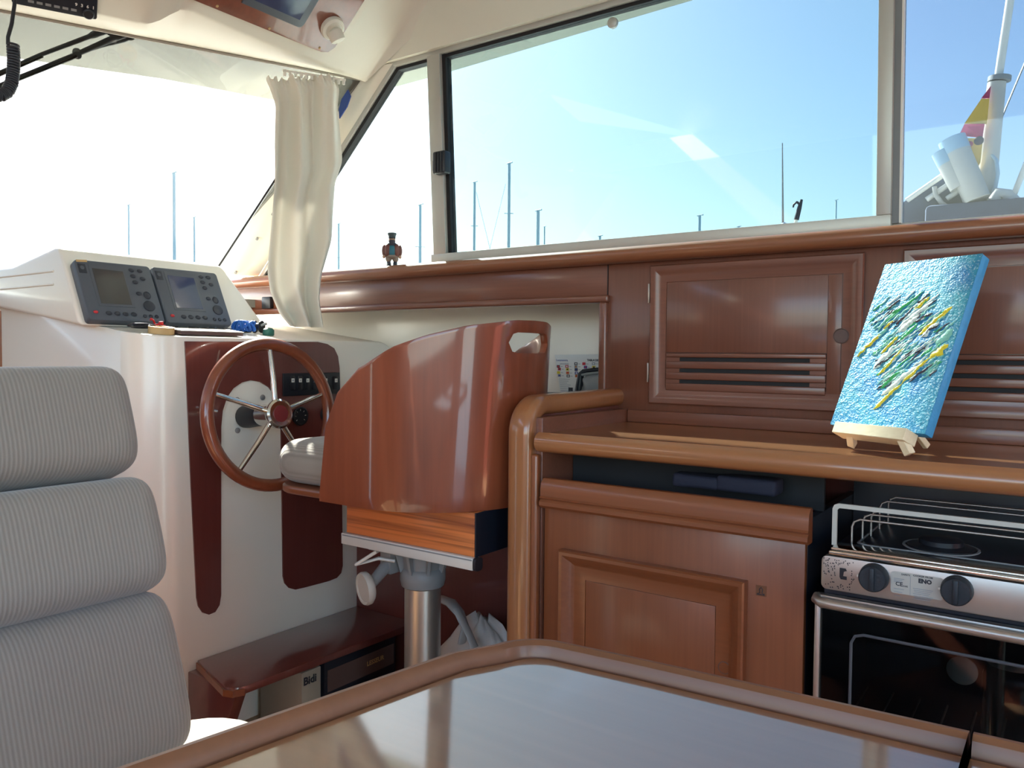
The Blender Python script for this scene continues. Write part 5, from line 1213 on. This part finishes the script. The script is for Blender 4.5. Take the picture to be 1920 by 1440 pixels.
# canvas cover with sloping top
top_l = [(1640, 432), (1690, 384), (1735, 348), (1778, 322), (1800, 330), (1840, 372), (1880, 372), (1925, 402), (2000, 450)]
rows = [[], [], []]
for x, y in top_l:
    p = PA(x, y); rows[0].append(V((p.x, YA, 0.62))); rows[1].append(p+V((0, 0.02*math.sin(x*0.1), 0))); rows[2].append(p+V((0.05, 1.3, -0.1)))
sheet('canvas_cover', rows, 'tarp', t, 0.01)
c0, c1 = PA(1700, 376, YA-0.03), PA(1786, 316, YA-0.03)
for k in range(3):
    off = V((0.02*k, 0, -0.045*k)); tube('cover_rail', [c0+off+V((0.06*k, 0, 0.04*k)), c1+off], 0.012, 'white', t, 8)
plat = PA(1812, 385); 
box('platform', (plat.x-0.15, YA-0.10, plat.z-0.22), (plat.x+0.25, YA+0.3, plat.z), 'tarp', t, 0.02)
for lab, a, b, r_ in (('rod_holder', (1832, 375), (1785, 262), 0.052), ('rod_holder', (1800, 352), (1766, 285), 0.040)):
    p, q = PA(*a, YA-0.06), PA(*b, YA-0.06); dr = (q-p)
    rh = lathe(lab, [(r_, 0), (r_*1.02, dr.length), (r_*0.8, dr.length), (r_*0.8, dr.length-0.05), (0, dr.length-0.05)], p, dr, 'lightplast', t, 20)
    lathe('holder_rim', [(r_*1.04, dr.length-0.06), (r_*1.06, dr.length+0.002), (r_*1.0, dr.length+0.002)], p, dr, 'paleblue', rh, 20)
pa, pb, pc2 = PA(1843, 370, YA+0.05), PA(1864, 160, YA+0.05), PA(1897, -20, YA+0.05)
tube('flag_staff', [pa, PA(1853, 300, YA+0.05), PA(1869, 155, YA+0.05)], [0.045, 0.042, 0.036], 'lightplast', t, 14)
an = tube('aerial', [PA(1870, 158, YA+0.05), pc2, PA(1912, -120, YA+0.05)], 0.017, 'white', t, 10)
lathe('aerial_collar', [(0.045, -0.01), (0.045, 0.01)], PA(1874, 148, YA+0.05), pc2-pa, 'greyplast', an, 16)
tube('aerial_cable', [PA(1858, 290, YA+0.02), PA(1868, 300, YA), PA(1871, 325, YA), PA(1866, 352, YA), PA(1858, 372, YA)], 0.008, 'paleblue', t, 8)
tube('grab_rail', [PA(1862, 380), PA(1872, 362), PA(1888, 366), PA(1905, 382), PA(1925, 405)], 0.028, 'white', t, 10)
tube('hose', [PA(1752, 350, YA-0.05), PA(1754, 365, YA-0.05), PA(1765, 380, YA-0.05), PA(1785, 395, YA-0.05)], 0.010, 'lightplast', t, 8)
tube('cover_strut', [PA(1896, 378), PA(1925, 305), PA(1945, 250)], 0.012, 'white', t, 8)
tube('halyard', [PA(1868, 245, YA+0.1), PA(1925, 110, YA+0.1)], 0.004, 'greyplast', t, 4)
# ensign furled along the staff
fg = thing('spanish_ensign', 'red and yellow striped ensign drooping from the flag staff', 'flag', PA(1830, 330, YA+0.02))
def flagpart(nm, pts, m_, dy=0.0): 
    bm = bmesh.new(); P_ = [PA(x, y, YA-0.02+dy+0.03*math.sin(x*0.2)) for x, y in pts]; b_prism(bm, P_, (0, 0.006, 0)); fin(nm, bm, m_, fg, True, 60)
flagpart('red_stripe', [(1858, 161), (1840, 184), (1855, 184)], 'flagred')
flagpart('yellow_stripe', [(1840, 185), (1855, 185), (1850, 232), (1808, 232)], 'flagyel')
flagpart('red_stripe', [(1808, 233), (1846, 232), (1842, 258), (1798, 254)], 'flagred', 0.005)
flagpart('yellow_stripe', [(1812, 259), (1843, 259), (1838, 305), (1826, 325), (1818, 300)], 'flagyel')
flagpart('red_stripe', [(1800, 258), (1811, 259), (1817, 300), (1812, 290)], 'flagred')
crest = PA(1829, 266, YA-0.03)
for k in range(2): lathe('coat_of_arms', [(0.010+0.006*k, -0.004), (0.013+0.006*k, 0.002), (0.010+0.006*k, 0.004)], crest+V((0.034*k-0.02, -0.012, 0.010*k-0.01)), (0, -1, 0), 'brown' if k else 'flagred', fg, 16)
# ---- whip aerial and boathook on the neighbour's side deck
w0 = PA(1468, 440, 3.4); w1 = PA(1467, 268, 3.4)
t = thing('whip_aerial', 'thin upright whip aerial with a covered base beside the boathook', 'aerial', (w0.x, 3.4, 0.7))
tube('whip', [(w0.x, 3.4, 0.70), (w0.x, 3.4, w0.z), w1], [0.006, 0.005, 0.002], 'greyplast', t, 6)
bq = PA(1470, 427, 3.4)
bm = bmesh.new(); bmesh.ops.create_icosphere(bm, subdivisions=3, radius=1)
for v in bm.verts: v.co = bq+V((v.co.x*0.014, v.co.y*0.014, v.co.z*0.022))*(1+0.2*noise.noise(v.co*3))
fin('base_cover', bm, 'paleblue', t, True, 60)
b0, b1, b2 = PA(1490, 430, 3.6), PA(1493, 412, 3.6), PA(1503, 374, 3.6)
t = thing('boathook', 'boathook with a dark hooked head pointing up outside the window', 'boathook', (b0.x-0.1, 3.6, 0.70))
tube('shaft', [(b0.x-0.1, 3.6, 0.70), b0, b1], 0.008, 'white', t, 8)
tube('head', [b1, lerp(b1, b2, 0.6), b2], [0.012, 0.010, 0.006], 'button', t, 8)
tube('hook', [lerp(b1, b2, 0.75), PA(1494, 379, 3.6), PA(1488, 384, 3.6), PA(1487, 389, 3.6)], [0.007, 0.006, 0.005, 0.004], 'button', t, 8)
